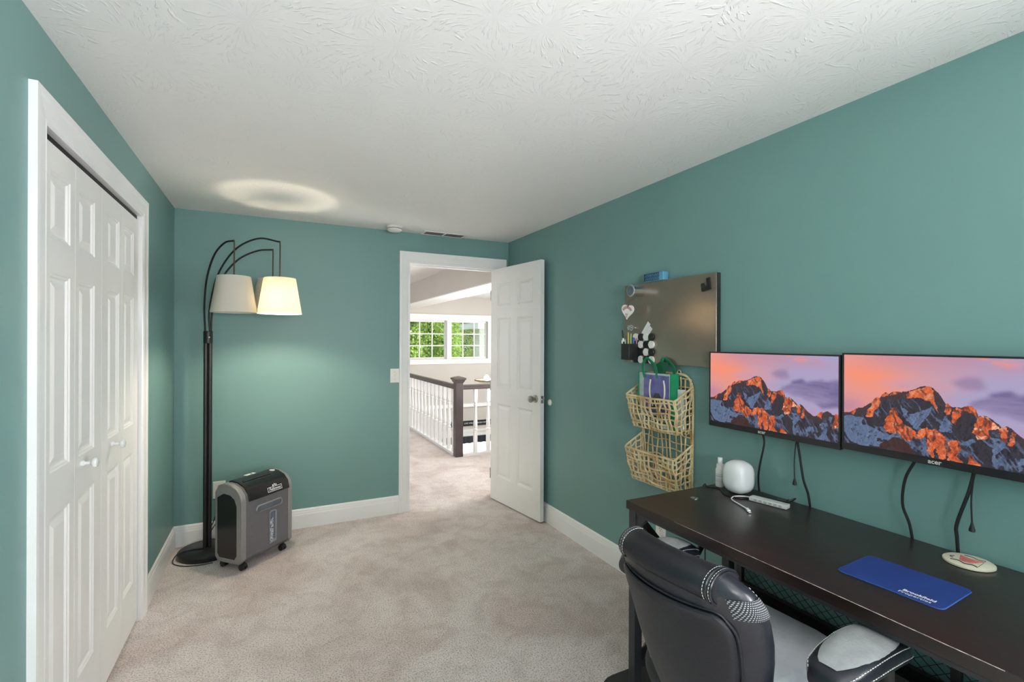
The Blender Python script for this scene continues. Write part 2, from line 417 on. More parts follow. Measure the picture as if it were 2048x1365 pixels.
def tag(o, label, cat, group=None, kind=None):
    o['label'] = label; o['category'] = cat
    if group: o['group'] = group
    if kind: o['kind'] = kind
    return o
def struct(o):
    o['kind'] = 'structure'; return o
def thing(name, label, cat, loc=(0, 0, 0), rz=0, group=None):
    o = bpy.data.objects.new(name, None); COL.objects.link(o)
    o.location = loc; o.rotation_euler = (0, 0, rz)
    o.empty_display_size = 0.05
    return tag(o, label, cat, group)
def copy_tree(o, parent=None):
    c = o.copy(); COL.objects.link(c)
    if parent is not None: c.parent = parent
    for ch in list(o.children): copy_tree(ch, c)
    return c

def bez(P, n=16):
    # Catmull-Rom through the points
    P = [Vector(p) for p in P]; out = []
    Q = [P[0]*2-P[1]] + P + [P[-1]*2-P[-2]]
    for i in range(1, len(Q)-2):
        for k in range(n):
            t = k/n; a, b, c, d = Q[i-1], Q[i], Q[i+1], Q[i+2]
            out.append(0.5*((2*b)+(-a+c)*t+(2*a-5*b+4*c-d)*t*t+(-a+3*b-3*c+d)*t**3))
    out.append(P[-1]); return out

def text_mb(s, size, depth, M4, shear=0.0, bold=0.0, spacing=1.0):
    cu = bpy.data.curves.new('t', 'FONT'); cu.body = s; cu.size = size; cu.extrude = depth; cu.shear = shear
    cu.offset = bold; cu.space_character = spacing; cu.align_x = 'CENTER'; cu.align_y = 'CENTER'; cu.resolution_u = 3
    o = bpy.data.objects.new('t', cu); COL.objects.link(o)
    bpy.context.view_layer.update()
    me = o.to_mesh()
    mb = MB()
    mb.add([M4 @ v.co for v in me.vertices], [tuple(p.vertices) for p in me.polygons])
    o.to_mesh_clear()
    bpy.data.objects.remove(o); bpy.data.curves.remove(cu)
    return mb
def frame(o, x, y):
    # matrix with local x, y axes given, z = x cross y
    x = Vector(x).normalized(); y = Vector(y); y = (y - x*y.dot(x)).normalized(); z = x.cross(y)
    m = Matrix((x, y, z)).transposed().to_4x4(); m.translation = Vector(o); return m

# ------------------------------------------------------------------ setting
def wall_with_holes(name, m, axis, pos, thick, a0, a1, z0, z1, holes):
    # axis 'x': wall plane perpendicular to x at pos..pos+thick, spans y a0..a1
    mb = MB()
    A = sorted(set([a0, a1] + [h[0] for h in holes] + [h[1] for h in holes]))
    Z = sorted(set([z0, z1] + [h[2] for h in holes] + [h[3] for h in holes]))
    for i in range(len(A)-1):
        j0 = None
        for j in range(len(Z)-1):
            ca, cz = (A[i]+A[i+1])/2, (Z[j]+Z[j+1])/2
            hole = any(h[0] < ca < h[1] and h[2] < cz < h[3] for h in holes)
            if not hole and j0 is None: j0 = Z[j]
            if (hole or j == len(Z)-2) and j0 is not None:
                top = Z[j] if hole else Z[j+1]
                if axis == 'x': mb.box((min(pos, pos+thick), A[i], j0), (max(pos, pos+thick), A[i+1], top))
                else: mb.box((A[i], min(pos, pos+thick), j0), (A[i+1], max(pos, pos+thick), top))
                j0 = None
    return struct(mb.build(name, m))

T = 0.115
CY0, CY1, CZ = 1.820, 3.008, 2.045      # closet rough opening
DX0, DX1, DZ = 1.000, 1.828, 2.062      # room door rough opening
wall_with_holes('wall_left', M['teal'], 'x', XL, -T, YF-T, YB, 0, H, [(CY0, CY1, 0, CZ)])
wall_with_holes('wall_right', M['teal'], 'x', XR, T, YF-T, YB, 0, H, [(-1.35, -0.45, 0.80, 2.0)])
wall_with_holes('wall_back', M['teal'], 'y', YB, 0.06, XL-T, XR+T, 0, H, [(DX0, DX1, 0, DZ)])
wall_with_holes('wall_rear', M['teal'], 'y', YF, -T, XL, XR, 0, H, [(-0.32, 1.62, 0.66, 1.96)])
# landing side skin of the back wall and the other walls of the landing / foyer
wall_with_holes('wall_landing', M['greige'], 'y', YB+0.06, 0.055, -1.6, 5.4, -2.7, H, [(DX0, DX1, -2.7, DZ)])
wall_with_holes('wall_side', M['greige'], 'x', -1.6, -T, YB+0.115, 9.3, -2.7, H, [(5.4, 7.8, 0.7, 2.0)])
wall_with_holes('wall_end', M['greige'], 'x', 5.4, T, YB+0.06, 9.3, -2.7, H, [(5.9, 7.3, 0.25, 2.15)])
WZ0, WZ1 = 1.040, 1.815
wall_with_holes('wall_far', M['greige'], 'y', 9.3, T, -1.7, 5.5, -2.7, H, [(2.33, 4.06, WZ0, WZ1), (3.0, 4.9, -2.3, -0.60)])
wall_with_holes('wall_landing', M['greige'], 'x', 3.2, 0.11, YB+0.115, 5.42, 0, H, [(4.30, 5.30, 0.6, 1.9)])  # added unseen wall that holds the made-up side window
# closet interior
mb = MB(); mb.box((XL-0.62, CY0-0.2, 0), (XL-0.60, CY1+0.2, H)); mb.box((XL-0.6, CY0-0.22, 0), (XL-T, CY0-0.2, H)); mb.box((XL-0.6, CY1+0.2, 0), (XL-T, CY1+0.22, H))
struct(mb.build('wall_closet', M['greige']))
# floors
mb = MB()
mb.box((XL-0.6, YF-T, -0.25), (XR+T, YB+0.05, 0)); mb.box((-1.6, YB+0.05, -0.25), (5.4, 5.60, 0)); mb.box((-1.6, 5.60, -0.25), (2.075, 9.3, 0))
struct(mb.build('floor', M['carpet']))
struct(MB().box((-1.7, YB, -2.8), (5.5, 9.4, -2.7)).build('floor', M['newel']))
# ceilings
struct(MB().box((XL-0.65, YF-T, H), (XR+T, YB+0.06, H+0.12)).build('ceiling', M['ceiling']))
struct(MB().box((-1.7, YB+0.06, H), (5.5, 9.4, H+0.12)).build('ceiling', M['ceiling']))

def sweep(path, prof, normal, closed=False):
    """path: corner points on the wall plane; prof: (offset to the left of travel, height off wall)"""
    path = [Vector(p) for p in path]; n = Vector(normal); rings = []
    for i, p in enumerate(path):
        d1 = (path[i]-path[i-1]).normalized() if i > 0 else None
        d2 = (path[i+1]-path[i]).normalized() if i < len(path)-1 else None
        if d1 is None: d1 = d2
        if d2 is None: d2 = d1
        s1 = n.cross(d1); s2 = n.cross(d2); b = (s1+s2); b = b/ b.dot(s1)
        rings.append([p + b*u + n*h for u, h in prof])
    return MB().loft(rings)
CAS = [(0, 0), (0, .010), (.006, .013), (.014, .012), (.024, .015), (.060, .017), (.070, .020), (.088, .020), (.088, 0)]
# closet casing (trim_1): runs up the near side, across, down the far side
def casing(name, path, normal, flip=1):
    prof = [(flip*u, h) for u, h in CAS]
    return struct(sweep(path, prof, normal).build(name, M['trim'], smooth=False))
casing('trim_1', [(XL, CY1-0.019, 0), (XL, CY1-0.019, 2.024), (XL, CY0+0.019, 2.024), (XL, CY0+0.019, 0)], (1, 0, 0), -1)
casing('trim_2', [(DX1-0.02, YB, 0), (DX1-0.02, YB, 2.052), (DX0+0.02, YB, 2.052), (DX0+0.02, YB, 0)], (0, -1, 0), -1)
# jambs
mb = MB(); mb.box((XL-T, CY0, 0), (XL, CY0+0.019, CZ)); mb.box((XL-T, CY1-0.019, 0), (XL, CY1, CZ)); mb.box((XL-T, CY0, 2.024), (XL, CY1, CZ))
struct(mb.build('trim_3', M['trim']))
mb = MB(); mb.box((DX0, YB, 0), (DX0+0.02, YB+T, DZ)); mb.box((DX1-0.02, YB, 0), (DX1, YB+T, DZ)); mb.box((DX0, YB, 2.046), (DX1, YB+T, DZ))
mb.box((DX0+0.02, YB+0.045, 0), (DX0+0.032, YB+0.08, 2.046)); mb.box((DX1-0.032, YB+0.045, 0), (DX1-0.02, YB+0.08, 2.046)); mb.box((DX0+0.02, YB+0.045, 2.034), (DX1-0.02, YB+0.08, 2.046))
struct(mb.build('trim_4', M['trim']))
# closet track
o = MB().box((XL-0.045, CY0+0.02, 2.006), (XL-0.012, CY1-0.02, 2.024)).build('trim_5', M['black']); struct(o)

BB = [(0, 0), (0, .014), (.098, .014), (.108, .012), (.118, .0115), (.122, .009), (.132, .0085), (.140, .004), (.143, 0)]
def baseboard(name, path, normals):
    # path on floor; profile goes up in z, out along normal (miter at corners)
    rings = []
    path = [Vector(p) for p in path]
    for i, p in enumerate(path):
        rings.append([p + Vector(normals[i])*d + Vector((0, 0, z)) for z, d in BB])
    return struct(MB().loft(rings).build(name, M['trim']))
baseboard('baseboard_left', [(XL, CY1+0.069, 0), (XL, YB, 0)], [(1, 0, 0), (1, -1, 0)])
baseboard('baseboard_back', [(XL, YB, 0), (DX0-0.068, YB, 0)], [(1, -1, 0), (0, -1, 0)])
baseboard('baseboard_right', [(XR, YB, 0), (XR, YF, 0)], [(-1, 0, 0), (-1, 0, 0)])
baseboard('baseboard_near', [(XL, YF, 0), (XL, CY0-0.069, 0)], [(1, 0, 0), (1, 0, 0)])

# ------------------------------------------------------------------ panel doors
def panel_slab(W, Hh, th, cols, rows):
    """door slab in local XZ (x 0..W, z 0..Hh), front face at y=0 facing -y, back at y=th"""
    mb = MB()
    X = sorted(set([0, W] + [c for cc in cols for c in cc])); Z = sorted(set([0, Hh] + [r for rr in rows for r in rr]))
    for side in (0, 1):
        y0 = 0 if side == 0 else th; s = 1 if side == 0 else -1
        for i in range(len(X)-1):
            for j in range(len(Z)-1):
                x0, x1, z0, z1 = X[i], X[i+1], Z[j], Z[j+1]
                if (x0, x1) in cols and (z0, z1) in rows:
                    rings = []
                    for ins, dep in ((0, 0), (.004, .0035), (.009, .0045), (.014, .0095), (.022, .0095), (.042, .0035), (.046, .003)):
                        rings.append([(x0+ins, y0+s*dep, z0+ins), (x1-ins, y0+s*dep, z0+ins), (x1-ins, y0+s*dep, z1-ins), (x0+ins, y0+s*dep, z1-ins)])
                    mb.loft(rings, cap=False); mb.add(rings[-1], [(0, 1, 2, 3)])
                else:
                    mb.add([(x0, y0, z0), (x1, y0, z0), (x1, y0, z1), (x0, y0, z1)], [(0, 1, 2, 3)])
    mb.add([(0, 0, 0), (W, 0, 0), (W, th, 0), (0, th, 0), (0, 0, Hh), (W, 0, Hh), (W, th, Hh), (0, th, Hh)],
           [(0, 1, 2, 3), (4, 5, 6, 7), (0, 3, 7, 4), (1, 2, 6, 5)])
    return mb
ROWS = [(.215, .850), (.985, 1.593), (1.700, 1.906)]
# closet: two bifold doors of two leaves; local frame: x along world +y, front face looks to +x
leafW = 0.2865
y0 = CY0 + 0.020
def bifold(name, ys, knob_y):
    root = bpy.data.objects.new(name, None); COL.objects.link(root); root.location = (XL, ys, 0.016); struct(root)
    for k, off in enumerate((0, leafW)):
        c = (.078, .240) if k == 0 else (.034, .200)
        lf = panel_slab(leafW-0.003, 1.985, 0.026, [c], ROWS).build('door_leaf', M['doorwhite'], root)
        lf.rotation_euler = (0, 0, PI/2); lf.location = (-0.006, off, 0)
    m4 = frame((0, 0, 0), (0, 1, 0), (0, 0, 1))   # z axis -> +x
    kb = MB().lathe([(0.010, -0.007), (0.010, 0.0), (0.006, 0.004), (0.0055, 0.018), (0.010, 0.022), (0.0175, 0.027), (0.019, 0.032), (0.0165, 0.038), (0.008, 0.041)], 20, m4)
    k = kb.build('door_knob', M['gloss_white'], root, smooth=True); k.location = (-0.006+0.007, knob_y-ys, 0.955)
    return root
bifold('door_1', y0+0.0005, 2.190)
bifold('door_2', y0+0.0005+2*leafW, 2.545)

# room door
hx, hy = 1.7490, 3.930
fx_, fy_ = 1.8505, 3.222
W_ = math.hypot(fx_-hx, fy_-hy); ang = math.atan2(fy_-hy, fx_-hx)
door = bpy.data.objects.new('door_3', None); COL.objects.link(door); door.location = (hx, hy, 0.012); door.rotation_euler = (0, 0, ang); struct(door)
# local x from hinge to free edge; local +y is toward +x side (behind); face looking at the room is at y=0
dcols = [(.100, .312), (.402, W_-.100)]
panel_slab(W_, 2.024, 0.035, [tuple(c) for c in dcols], ROWS).build('door_slab', M['doorwhite'], door)
for side in (1, -1):
    m4 = frame((W_-0.062, 0.0 if side == 1 else 0.035, 0.945), (1, 0, 0), (0, 0, 1) if side == 1 else (0, 0, -1))
    kb = MB().lathe([(0.031, 0), (0.031, 0.004), (0.025, 0.009), (0.013, 0.012), (0.011, 0.022), (0.014, 0.028), (0.025, 0.036), (0.028, 0.046), (0.026, 0.056), (0.018, 0.061), (0.006, 0.062)], 28, m4)
    kb.v = [tuple(v) for v in kb.v]
    if side == -1: kb.v = [(x, 0.035+(y-0.035)*0.62, z) for x, y, z in kb.v]
    kb.build('door_knob', M['nickel'], door, smooth=True)
    if side == 1: MB().lathe([(0.007, 0.060), (0.007, 0.064), (0.003, 0.066)], 14, m4).build('knob_button', M['chrome'], door, smooth=True)
MB().box((W_-0.0005, 0.005, 0.915), (W_+0.0012, 0.030, 0.972)).build('latch_plate', M['nickel'], door, bevel=0.001)
MB().box((W_, 0.011, 0.935), (W_+0.010, 0.024, 0.952)).build('latch_bolt', M['chrome'], door, bevel=0.002)
for z in (0.22, 1.0, 1.80):
    MB().lathe([(0.005, -0.045), (0.005, 0.045)], 12, Matrix.Translation((-0.006, 0.001, z))).build('hinge', M['nickel'], door, smooth=True)
o = MB().lathe([(0.024, 0), (0.024, 0.004), (0.021, 0.009), (0.012, 0.012), (0.004, 0.0125)], 28, frame((XR, 3.200, 0.934), (0, -1, 0), (0, 0, 1))).build('door_bumper', M['plastic_white'], smooth=True)
tag(o, 'round white wall bumper behind the open door knob', 'door stop')
# strike plate on the left jamb
struct(MB().box((DX0+0.02, YB+0.010, 0.925), (DX0+0.0215, YB+0.034, 0.985)).build('trim_6', M['nickel']))

# ------------------------------------------------------------------ windows
def window(name, axis, pos, a0, a1, z0, z1, cols, rows, thick=0.05, glass=True):
    root = bpy.data.objects.new(name, None); COL.objects.link(root); struct(root); root.location = (0, 0, 0)
    def bx(mb, a, b, za, zb, t0, t1):
        if axis == 'y': mb.box((a, pos+t0, za), (b, pos+t1, zb))
        else: mb.box((pos+t0, a, za), (pos+t1, b, zb))
    fr = MB(); w = 0.035
    bx(fr, a0, a1, z0, z0+w, 0, thick); bx(fr, a0, a1, z1-w, z1, 0, thick); bx(fr, a0, a0+w, z0+w, z1-w, 0, thick); bx(fr, a1-w, a1, z0+w, z1-w, 0, thick)
    fr.build('window_frame', M['trim'], root)
    mu = MB(); w2 = 0.020
    for c in range(1, cols):
        a = a0+w+(a1-a0-2*w)*c/cols; bx(mu, a-w2/2, a+w2/2, z0+w, z1-w, 0.012, 0.03)
    for r in range(1, rows):
        z = z0+w+(z1-z0-2*w)*r/rows; bx(mu, a0+w, a1-w, z-w2/2, z+w2/2, 0.011, 0.031)
    mu.build('muntins', M['trim'], root)
    g = MB(); bx(g, a0+w, a1-w, z0+w, z1-w, 0.019, 0.023); g.build('window_pane', M['glass'], root)
    return root
window('window_1', 'y', 9.34, 2.33, 3.165, WZ0, WZ1, 3, 3)
window('window_2', 'y', 9.34, 3.245, 4.06, WZ0, WZ1, 3, 3)
struct(MB().box((3.165, 9.285, WZ0), (3.245, 9.40, WZ1)).build('trim_7', M['trim']))
mb = MB(); mb.box((2.20, 9.276, WZ1), (4.19, 9.30, WZ1+0.10)); mb.box((2.19, 9.265, WZ1+0.10), (4.20, 9.30, WZ1+0.12))
mb.box((2.24, 9.276, WZ0), (2.33, 9.30, WZ1)); mb.box((4.06, 9.276, WZ0), (4.15, 9.30, WZ1))
mb.box((2.19, 9.25, WZ0-0.025), (4.20, 9.34, WZ0)); mb.box((2.22, 9.278, WZ0-0.10), (4.17, 9.30, WZ0-0.025))
struct(mb.build('trim_8', M['trim']))
window('window_3', 'y', YF-0.08, -0.32, 1.62, 0.66, 1.96, 4, 3)
window('window_4', 'x', XR+0.04, -1.35, -0.45, 0.80, 2.0, 3, 3)
window('added_window_5', 'x', -1.68, 5.4, 7.8, 0.7, 2.0, 6, 3)  # added, out of view: opening for the left landing fill lamp
window('added_window_6', 'x', 5.44, 5.9, 7.3, 0.25, 2.15, 3, 4)  # added, out of view: opening for the right foyer fill lamp
window('window_7', 'y', 9.345, 3.0, 4.9, -2.3, -0.60, 6, 4)
window('added_window_8', 'x', 3.24, 4.30, 5.30, 0.6, 1.9, 3, 3)  # added, out of view: lets the landing side fill through
# chair rail, sign, valance and header mouldings on the far wall
mb = MB(); mb.box((-1.6, 9.272, 0.045), (5.4, 9.30, 0.075)); mb.box((-1.6, 9.282, 0.075), (5.4, 9.30, 0.115))
struct(mb.build('trim_9', M['trim']))
mb = MB(); mb.box((2.9, 9.270, -0.47), (5.0, 9.30, -0.42)); mb.box((2.9, 9.282, -0.55), (5.0, 9.30, -0.47))
struct(mb.build('trim_10', M['trim']))
# soffit beam over the railing
struct(MB().box((1.955, YB+0.115, 1.995), (2.30, 9.3, H)).build('wall_soffit', M['greige']))
struct(MB().box((1.953, YB+0.115, 1.983), (2.302, 9.3, 1.995)).build('trim_11', M['ceiling']))

# ------------------------------------------------------------------ stair railing
RX, RY = 2.035, 5.545
RL = bpy.data.objects.new
rail = thing('stair_railing', 'dark wooden handrail over white turned balusters around the stair opening', 'railing', (RX, RY, 0))
P_R = [(-.030, .0), (.030, .0), (.033, .018), (.027, .030), (.030, .045), (.020, .058), (-.020, .058), (-.030, .045), (-.027, .030), (-.033, .018)]
MB().loft([[(a, yy, .812+b) for a, b in P_R] for yy in (0.04, 3.72)]).build('handrail', M['newel'], rail)
MB().loft([[(xx, a, .812+b) for a, b in P_R] for xx in (0.04, 3.3)]).build('handrail', M['newel'], rail)
nb = MB(); nb.box((-.047, -.047, 0), (.047, .047, .90)); nb.build('newel_post', M['newel'], rail, bevel=0.003)
cap = MB(); cap.loft([[(sx*w, sy*w, z) for sx, sy in ((-1, -1), (1, -1), (1, 1), (-1, 1))] for w, z in ((.047, .895), (.060, .915), (.062, .925), (.076, .940), (.076, .955), (.050, .966), (.010, .978))])
cap.build('newel_cap', M['newel'], rail)
MB().box((-.040, .05, 0), (.040, 3.72, .030)).build('base_rail', M['trim'], rail)
MB().box((.05, -.040, 0), (3.3, .040, .030)).build('base_rail', M['trim'], rail)
BAL = [(.0155, .30), (.021, .305), (.021, .318), (.013, .325), (.018, .335), (.021, .36), (.020, .40), (.0155, .50), (.0125, .58), (.0115, .60), (.017, .605), (.017, .615), (.012, .622), (.014, .64), (.017, .645), (.017, .655), (.012, .662)]
BAL = [(a*1.22, b) for a, b in BAL]
bal = MB(); bal.box((-.0205, -.0205, .028), (.0205, .0205, .30)); bal.lathe(BAL, 14); bal.box((-.0205, -.0205, .660), (.0205, .0205, .815))
b0 = bal.build('baluster', M['trim'], rail, smooth=True)
first = True
for k in range(20):
    o = b0 if first else b0.copy()
    if not first: COL.objects.link(o)
    first = False; o.location = (0, 0.16+0.18*k, 0)
for k in range(17):
    o = b0.copy(); COL.objects.link(o); o.location = (0.225+0.172*k, 0, 0)

# sign, valance, curtain, pendant in the foyer
sg = thing('wall_sign', 'long black sign with white lettering on the far foyer wall below the chair rail', 'sign', (4.0, 9.30, -0.29))
MB().box((-0.75, -0.022, -0.052), (0.75, 0.0, 0.052)).build('sign_board', M['black'], sg, bevel=0.002)
text_mb('LIVE WELL \u2022 LAUGH OFTEN \u2022 LOVE MUCH', 0.046, 0.001, frame((-0.03, -0.0235, 0), (1, 0, 0), (0, 0, 1))).build('sign_lettering', M['print'], sg)
vl = thing('window_valance', 'dark gathered valance across the top of the bright entry window', 'valance', (3.95, 9.245, -0.56))
rings = []
for i in range(81):
    a = -1.0+2.0*i/80; d = 0.012*math.sin(i*1.3)
    rings.append([(a, d-0.012, 0.0), (a, d-0.006, 0.0), (a, d*1.6-0.004, -0.13), (a, d*1.6-0.010, -0.13)])
MB().loft(rings).build('valance_cloth', M['darkfabric'], vl, smooth=True)
MB().tube([(-1.05, -0.01, 0.005), (1.05, -0.01, 0.005)], 0.008).build('curtain_rod', M['blackmetal'], vl, smooth=True)
for xc, lab in ((3.42, 'sheer white curtain left of the two over the bright entry window'), (4.455, 'sheer white curtain on the right side of the entry window')):
    ct = []
    for i in range(61):
        a = -0.52+1.04*i/60; d = 0.010*math.sin(i*0.9)
        ct.append([(xc+a, 9.286+d, -0.60), (xc+a, 9.289+d, -0.60), (xc+a, 9.289+d, -2.25), (xc+a, 9.286+d, -2.25)])
    tag(MB().loft(ct).build('sheer_curtain', M['sheer'], smooth=True), lab, 'curtain')

pd = thing('pendant_lamp', 'shallow bowl pendant lamp with a wood rim glowing beyond the stair railing', 'lamp', (3.36, 7.5, 0.70))
MB().lathe([(0.02, -0.03), (0.14, -0.02), (0.24, 0.01), (0.288, 0.045), (0.278, 0.045), (0.23, 0.02), (0.13, -0.008), (0.02, -0.015)], 36).build('glass_bowl', M['cream'], pd, smooth=True)
MB().lathe([(0.289, 0.030), (0.300, 0.034), (0.300, 0.052), (0.287, 0.054)], 36, cap=False).build('wood_rim', M['oak'], pd, smooth=True)
MB().lathe([(0.005, 0.03), (0.03, 0.04), (0.045, 0.07), (0.04, 0.10), (0.015, 0.13)], 16, Matrix.Translation((-0.10, 0, 0.0))).build('bulb', M['bulb2'], pd, smooth=True)
MB().tube([(0, 0, 0.0), (0, 0, 1.598)], 0.006).build('hanging_rod', M['bronze'], pd, smooth=True)
MB().lathe([(0.06, 1.585), (0.055, 1.60)], 20).build('canopy', M['bronze'], pd, smooth=True)

# ------------------------------------------------------------------ ceiling & wall fittings
o = thing('smoke_detector', 'round white smoke detector on the ceiling above the doorway', 'smoke detector', (0.857, 3.788, H))
MB().lathe([(0.062, 0), (0.062, -0.012), (0.056, -0.014), (0.056, -0.030), (0.048, -0.038), (0.02, -0.040)], 32).build('detector_body', M['plastic_white'], o, smooth=True)
MB().lathe([(0.0575, -0.018), (0.0575, -0.022)], 32, cap=True).build('vent_ring', M['ventgrey'], o, smooth=True)
o = thing('ceiling_vent', 'white slotted air vent in the ceiling over the door', 'vent', (1.29, 3.885, H))
mb = MB(); mb.box((-0.185, -0.075, -0.005), (0.185, -0.058, 0)); mb.box((-0.185, 0.045, -0.005), (0.185, 0.056, 0)); mb.box((-0.185, -0.058, -0.005), (-0.165, 0.045, 0)); mb.box((0.165, -0.058, -0.005), (0.185, 0.045, 0)); mb.box((-0.008, -0.058, -0.005), (0.008, 0.045, 0))
mb.build('vent_frame', M['plastic_white'], o)
sl = MB()
for k in range(10): sl.box((-0.166, -0.056+k*0.0102, -0.003), (0.166, -0.0525+k*0.0102, 0.0))
sl.build('vent_louvres', M['ventgrey'], o)
MB().box((-0.166, -0.058, -0.0012), (0.166, 0.045, 0)).build('vent_duct', M['black'], o)

o = thing('light_switch', 'white light switch plate on the green wall beside the doorway', 'switch', (0.897, YB, 1.122))
MB().box((-0.036, -0.006, -0.057), (0.036, 0, 0.057)).build('switch_plate', M['plastic_white'], o, bevel=0.002)
MB().box((-0.005, -0.014, -0.006), (0.005, -0.005, 0.010)).build('toggle', M['plastic_white'], o, bevel=0.001)
mb = MB()
for z in (-0.030, 0.030): MB().lathe([(0.003, -0.0005), (0.003, 0.001)], 10, frame((0, -0.0062, z), (1, 0, 0), (0, 0, 1))).build('screw', M['nickel'], o)

def outlet(name, label, loc, rz, socket_rows=(1, -1)):
    o = thing(name, label, 'outlet', loc, rz)
    MB().box((-0.038, -0.006, -0.060), (0.038, 0, 0.060)).build('outlet_plate', M['plastic_white'], o, bevel=0.002)
    for s in socket_rows:
        f = MB().lathe([(0.017, 0), (0.0165, 0.002)], 20, frame((0, -0.006, 0.021*s), (1, 0, 0), (0, 0, 1))).build('socket', M['plastic_white'], o, smooth=True)
        h = MB(); h.box((-0.0075, -0.0088, 0.021*s-0.001), (-0.0055, -0.0078, 0.021*s+0.008)); h.box((0.0055, -0.0088, 0.021*s-0.001), (0.0075, -0.0078, 0.021*s+0.007)); h.box((-0.002, -0.0088, 0.021*s-0.010), (0.002, -0.0078, 0.021*s-0.006))
        hh = h.build('slots', M['black'], f)
    return o
outlet('wall_outlet', 'white outlet plate on the back wall half hidden by the shredder', (-0.325, YB, 0.358), 0)
outlet('wall_outlet', 'white outlet plate under the desk on the right wall', (XR, 2.010, 0.352), -PI/2)
pl = MB().lathe([(0.026, 0), (0.026, 0.018), (0.020, 0.028), (0.012, 0.030)], 24, frame((XR-0.008, 2.010, 0.325), (0, -1, 0), (0, 0, 1)))
tag(pl.build('power_plug', M['plastic_white'], smooth=True), 'round white plug in the lower socket of the outlet under the desk', 'plug')

# ------------------------------------------------------------------ arc floor lamp
LX, LY = -0.376, 3.745
lamp = thing('arc_floor_lamp', 'black three-arm arc floor lamp with white drum shades in the back left corner', 'lamp', (LX, LY, 0))
MB().lathe([(0.165, 0), (0.168, 0.004), (0.166, 0.030), (0.158, 0.036), (0.03, 0.040)], 56).build('base', M['blackmetal'], lamp, smooth=True)
pm = MB()
for dx in (-0.0125, 0.0125): pm.lathe([(0.0125, 0.035), (0.0125, 1.40)], 18, Matrix.Translation((dx, 0, 0)))
pm.lathe([(0.0125, 0.035), (0.0125, 1.40)], 18, Matrix.Translation((0, 0.018, 0)))
pm.build('pole', M['blackmetal'], lamp, smooth=True)
MB().lathe([(0.026, 1.385), (0.027, 1.39), (0.027, 1.460), (0.026, 1.466)], 28, Matrix.Translation((0, 0.005, 0))).build('collar', M['blackmetal'], lamp, smooth=True)
MB().lathe([(0.006, 0), (0.006, 0.006), (0.004, 0.008)], 12, frame((0.010, -0.021, 1.425), (1, 0, 0), (0, 0, 1))).build('set_screw', M['nickel'], lamp, smooth=True)
def W(p): return Vector(p) - Vector((LX, LY, 0))
arms = [  # start offset, mid points (world), end (world), shade rim z
    ((-0.016, 0.0), [(-0.392, 3.70, 1.62), (-0.372, 3.63, 1.80), (-0.325, 3.55, 1.94), (-0.262, 3.45, 2.005)], (-0.207, 3.40, 2.016), 1.575),
    ((0.010, 0.0), [(-0.366, 3.72, 1.60), (-0.318, 3.66, 1.82), (-0.215, 3.57, 1.985), (-0.08, 3.45, 2.050)], (0.045, 3.35, 2.022), 1.572),
    ((0.016, 0.012), [(-0.350, 3.74, 1.60), (-0.300, 3.71, 1.80), (-0.205, 3.67, 1.935), (-0.09, 3.63, 2.000)], (0.006, 3.60, 2.012), 1.592),
]
for (sx, sy), mids, end, zb in arms:
    path = bez([Vector((sx, sy, 1.40)), Vector((sx, sy, 1.47))] + [W(p) for p in mids] + [W(end)], 8)
    arm = MB().tube(path, 0.0058, 10).build('arm', M['blackmetal'], lamp, smooth=True)
    e = W(end)
    MB().tube([e+Vector((0, 0, 0.005)), e+Vector((0.001, 0, -0.03)), Vector((e.x, e.y, zb+0.215))], 0.0042, 8).build('drop_rod', M['bronze'], arm, smooth=True)
    rt, rb, t = 0.092, 0.127, 0.0012
    sh = MB().lathe([(rb, zb), (rt, zb+0.222), (rt-t, zb+0.222), (rb-t, zb), (rb, zb)], 56, Matrix.Translation((e.x, e.y, 0)), cap=False).build('lamp_shade', M['shade'], lamp, smooth=True)
    sp = MB()
    for k in range(3):
        a = 2*PI*k/3+0.4
        sp.tube([(e.x, e.y, zb+0.205), (e.x+math.cos(a)*(rt-0.001), e.y+math.sin(a)*(rt-0.001), zb+0.216)], 0.0016, 6)
    sp.lathe([(0.018, zb+0.199), (0.018, zb+0.210)], 18, Matrix.Translation((e.x, e.y, 0)))
    sp.lathe([(0.015, zb+0.16), (0.017, zb+0.20)], 18, Matrix.Translation((e.x, e.y, 0)))
    sp.build('socket', M['plastic_white'], sh, smooth=True)
    lit = zb == 1.572
    MB().lathe([(0.013, zb+0.162), (0.015, zb+0.150), (0.027, zb+0.125), (0.029, zb+0.105), (0.022, zb+0.086), (0.008, zb+0.078)], 20, Matrix.Translation((e.x, e.y, 0))).build('bulb', M['bulb'] if lit else M['gloss_white'], sh, smooth=True)
    if lit:
        pl = bpy.data.lights.new('lamp_light', 'POINT'); pl.energy = 17; pl.color = (1, 0.86, 0.66); pl.shadow_soft_size = 0.028
        po = bpy.data.objects.new('lamp_light', pl); COL.objects.link(po); po.parent = lamp; po.location = (e.x, e.y, zb+0.070)
